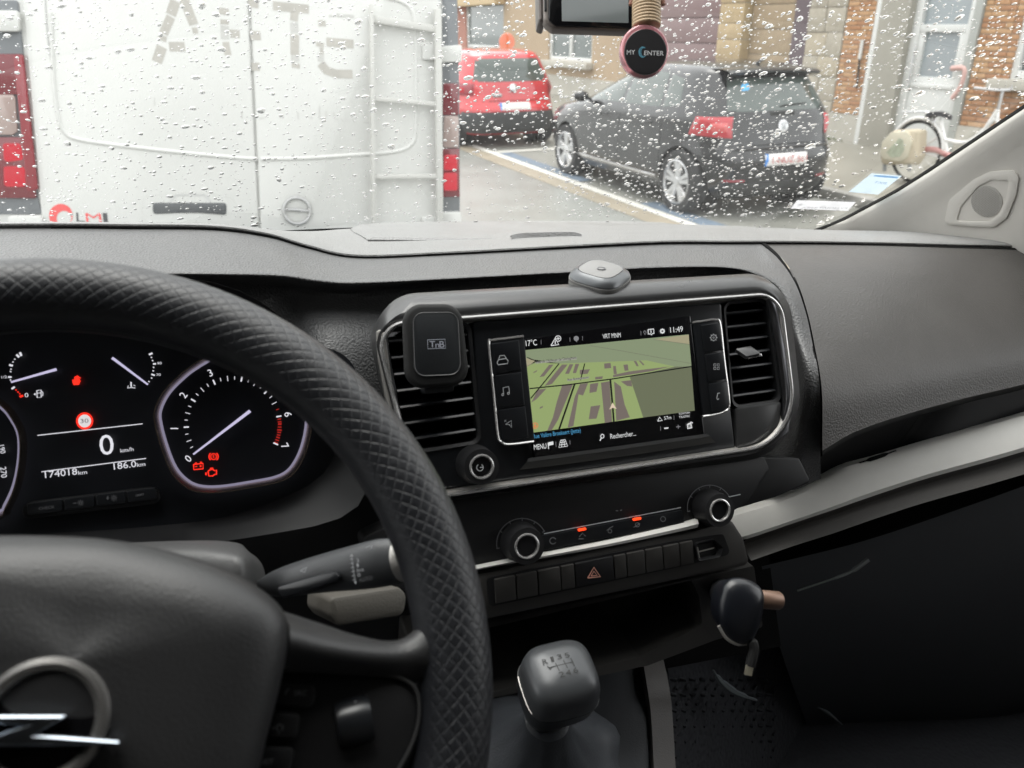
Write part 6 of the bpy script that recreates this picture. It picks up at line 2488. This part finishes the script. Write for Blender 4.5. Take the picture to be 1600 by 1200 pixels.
for v0 in (pz0-.12,):
    b = B()
    box(b, fr(FPL.w((da+dc)/2, v0, -.075), FPL.ex, FPL.ey, FPL.n), dc-da-.30, .05, .04, .006)
    obj('door_rail', b, upvc, dr)
b = B()
sweep(b, [FPL.w(da+.16, pz0-.15, .0), FPL.w(da+.16, pz1-.15, .0)], .012, 8)
obj('pull_handle', b, alloy, dr)
b = B()
a, c, z0 = uC5, uC5+1.2, fv(1590, 124)
for (u0, u1, v0, v1) in [(a, a+.1, z0, 3.2), (a+.1, c, z0, z0+.1), (c, c+.1, z0, 3.2)]:
    box(b, fr(FPL.w((u0+u1)/2, (v0+v1)/2, -.05), FPL.ex, FPL.ey, FPL.n), u1-u0, v1-v0, .08, .008)
wf = obj('window', b, upvc, hC)
b = B()
box(b, fr(FPL.w((a+c)/2, (z0+3.2)/2, -.08), FPL.ex, FPL.ey, FPL.n), c-a, 3.2-z0, .01)
obj('pane', b, pane_m, wf)
b = B()
box(b, fr(FPL.w((a+c)/2, z0-.06, .05), FPL.ex, FPL.ey, FPL.n), c-a+.3, .12, .26, .01)
obj('sill', b, plinth_m, wf)
fbox('upper_wall', uC3, fu(1760, 60), 3.2, 7.5, -.01, .3, mat('upper_brick', (.45, .26, .15), .85, var=.15, vscale=14), hC)
# rod on the brick pier, pink strip on the door
rod = thing('wall_rod', 'thin dark rod with a pale upper end fixed upright on the narrow brick wall', 'rod', FPL.px(1339, 138, .05))
b = B()
sweep(b, [FPL.px(1338.5, 138, .05), FPL.px(1343, 92, .05)], .014, 8)
obj('rod_lower', b, rubber, rod)
b = B()
sweep(b, [FPL.px(1343, 92, .05), FPL.px(1348, 62, .05)], .024, 8)
obj('rod_upper', b, upvc, rod)
b = B()
pk_pts = [(1487, 107), (1507, 107), (1506, 124), (1499, 140), (1488, 154)]
sweep(b, crom([FPL.px(*q, .03) for q in pk_pts], 4), .035, 8)
tag(obj('pink_strip', b, mat('pale_pink', (.52, .33, .30), .6), ang=60), 'pale pink bent strip hanging at the right edge of the white door', 'strip')

# ------------------------------------------------------------ bicycle with a cream pannier at the house front
BP = PL(st(0, (gz(1430, 286, ZG+.125)-G0).dot(SN), 0), -SN, -SD)
ub = BP.uv(1430, 262)[0]
ub += .06
bike = thing('bicycle', 'white and red bicycle parked in front of the white door, partly behind the pillar', 'bicycle', BP.w(ub+.3, .13))
wht = mat('bike_white', (.68, .67, .66), .35, coat=.5)
rdb = mat('bike_red', (.36, .15, .14), .35, coat=.5)
R0 = .33
zg = .14
hub1 = (ub-.10, zg+R0)
hub2 = (ub+.95, zg+R0)
for hu, hv in (hub1, hub2):
    b = B()
    sweep(b, [BP.w(hu+R0*cos(2*pi*k/40), hv+R0*sin(2*pi*k/40)) for k in range(40)], .018, 8, True)
    w = obj('wheel', b, rubber, bike)
    b = B()
    for k in range(14):
        a = 2*pi*k/14
        sweep(b, [BP.w(hu, hv), BP.w(hu+R0*cos(a), hv+R0*sin(a))], .0018, 4)
    lathe(b, BP.w(hu, hv, -.04), BP.n, [(.025, 0), (.025, .08)], 12)
    obj('spokes', b, alloy, w)
su, sv = BP.uv(1470, 180)
sdl = (su, sv)
bbk = (ub+.36, zg+.30)
hd = (ub+.80, zg+.86)


def btube(name, pts, r, m):
    b = B()
    sweep(b, crom([BP.w(*p) if len(p) == 2 else BP.w(*p) for p in pts], 4), r, 10)
    return obj(name, b, m, bike)


btube('seat_tube', [(sdl[0], sdl[1]-.03), bbk], .018, wht)
btube('down_tube', [hd, (ub+.62, zg+.50), bbk], .024, wht)
btube('top_tube', [(hd[0], hd[1]-.08), (ub+.55, zg+.52), (sdl[0]*.45+bbk[0]*.55, sdl[1]*.45+bbk[1]*.55)], .020, wht)
btube('chain_stay', [bbk, hub1], .012, wht)
btube('seat_stay', [(sdl[0]*.6+bbk[0]*.4, sdl[1]*.6+bbk[1]*.4), hub1], .012, wht)
btube('fork', [hd, (ub+.86, zg+.60), hub2], .016, wht)
btube('handlebar', [(hd[0]-.12, hd[1]+.22, .28), (hd[0], hd[1]+.2, .1), (hd[0], hd[1]+.2, -.1), (hd[0]-.12, hd[1]+.22, -.28)], .013, alloy)
btube('stem', [hd, (hd[0], hd[1]+.2)], .015, alloy)
btube('mudguard', [(hub1[0]+.37*cos(a), hub1[1]+.37*sin(a)) for a in [R(q) for q in range(10, 181, 20)]], .022, wht)
btube('luggage_rack', [(ub-.40, zg+.74), (ub, zg+.76), (sdl[0]-.04, sdl[1]-.16)], .012, alloy)
btube('chain_guard', [(ub-.05, zg+.36), (ub+.18, zg+.38), (ub+.40, zg+.33)], .035, rdb)
b = B()
sp3 = [[BP.w(sdl[0]-.13, sdl[1]+.0, w_) for w_ in (-.085, -.05, 0, .05, .085)], [BP.w(sdl[0]-.06, sdl[1]+.035, w_) for w_ in (-.08, -.04, 0, .04, .08)], [BP.w(sdl[0]+.05, sdl[1]+.03, w_) for w_ in (-.03, -.015, 0, .015, .03)], [BP.w(sdl[0]+.14, sdl[1]+.005, w_) for w_ in (-.015, -.01, 0, .01, .015)]]
r_ = loft(sp3, 4, 3)
quadgrid(b, r_)
ex_ = bmesh.ops.extrude_face_region(b, geom=b.faces[:])
bmesh.ops.translate(b, verts=[q for q in ex_['geom'] if isinstance(q, bmesh.types.BMVert)], vec=(0, 0, -.045))
obj('saddle', b, mat('saddle_black', (.04, .04, .045), .5), bike, ang=60)
# pannier bag
BG = PL(BP.P + BP.n*.22, BP.n + V((0, -.18, .1)), -SD)
bag = thing('pannier_bag', 'cream pannier bag with a pale green worn patch hung on the rear of the bicycle', 'bag', BG.px(1400, 262))
cream = mat('cream_canvas', (.46, .40, .30), .8, var=.08, vscale=12, bump=.3, scale=80)
b = B()
bgc = [(1381, 216), (1396, 203), (1436, 201), (1433, 244), (1424, 257), (1376, 257), (1374, 240)]
plate(b, BG, bgc, .05, .17, 0, .035, 6)
obj('bag_body', b, cream, bag, ang=60)
b = B()
plate(b, BG, [(1378, 222), (1392, 206), (1419, 205), (1425, 222), (1417, 247), (1406, 253), (1379, 249), (1375, 240)], .05, .02, .014, .008, 6)
obj('bag_flap', b, mat('cream_flap', (.52, .485, .385), .75, var=.08, vscale=12, bump=.2, scale=80), bag, ang=60)
b = B()
ink(b, BG, (), [[(1385, 238), (1394, 228), (1405, 216), (1411, 218), (1413, 234), (1406, 245), (1392, 246)]], o=.0150)
obj('worn_patch', b, mat('pale_green_print', (.33, .355, .27), .8, var=.2, vscale=25), bag)
b = B()
for x in (1379, 1418):
    plate(b, BG, [(x, 255), (x+5, 255), (x+5, 268), (x, 268)], .004, .02, -.03, .002)
obj('bag_strap', b, mat('grey_strap', (.25, .26, .26), .8), bag)
# weeds at the foot of the wall
b = B()
wp = gz(1313, 232)
for k in range(90):
    a = rs.uniform(0, 2*pi)
    l = rs.uniform(.06, .22)
    p0 = wp + SD*rs.uniform(-.15, .15) - SN*rs.uniform(.0, .10)
    d_ = V((cos(a)*.5, sin(a)*.5, 1)).normalized()
    s_ = d_.cross(V((cos(a+1), sin(a+1), 0))).normalized()*.014
    q_ = p0 + d_*l*.6
    e_ = p0 + d_*l + V((cos(a), sin(a), -.2))*l*.3
    for aa, bb in ((p0, q_), (q_, e_)):
        f_ = b.faces.new([b.verts.new(x) for x in (aa-s_*.6, aa+s_*.6, bb+s_, bb-s_)])
wd_ = obj('weeds', b, mat('weed_green', (.10, .16, .035), .6, var=.3, vscale=20))
tag(wd_, 'small green weeds growing at the foot of the pale plinth', 'weeds')
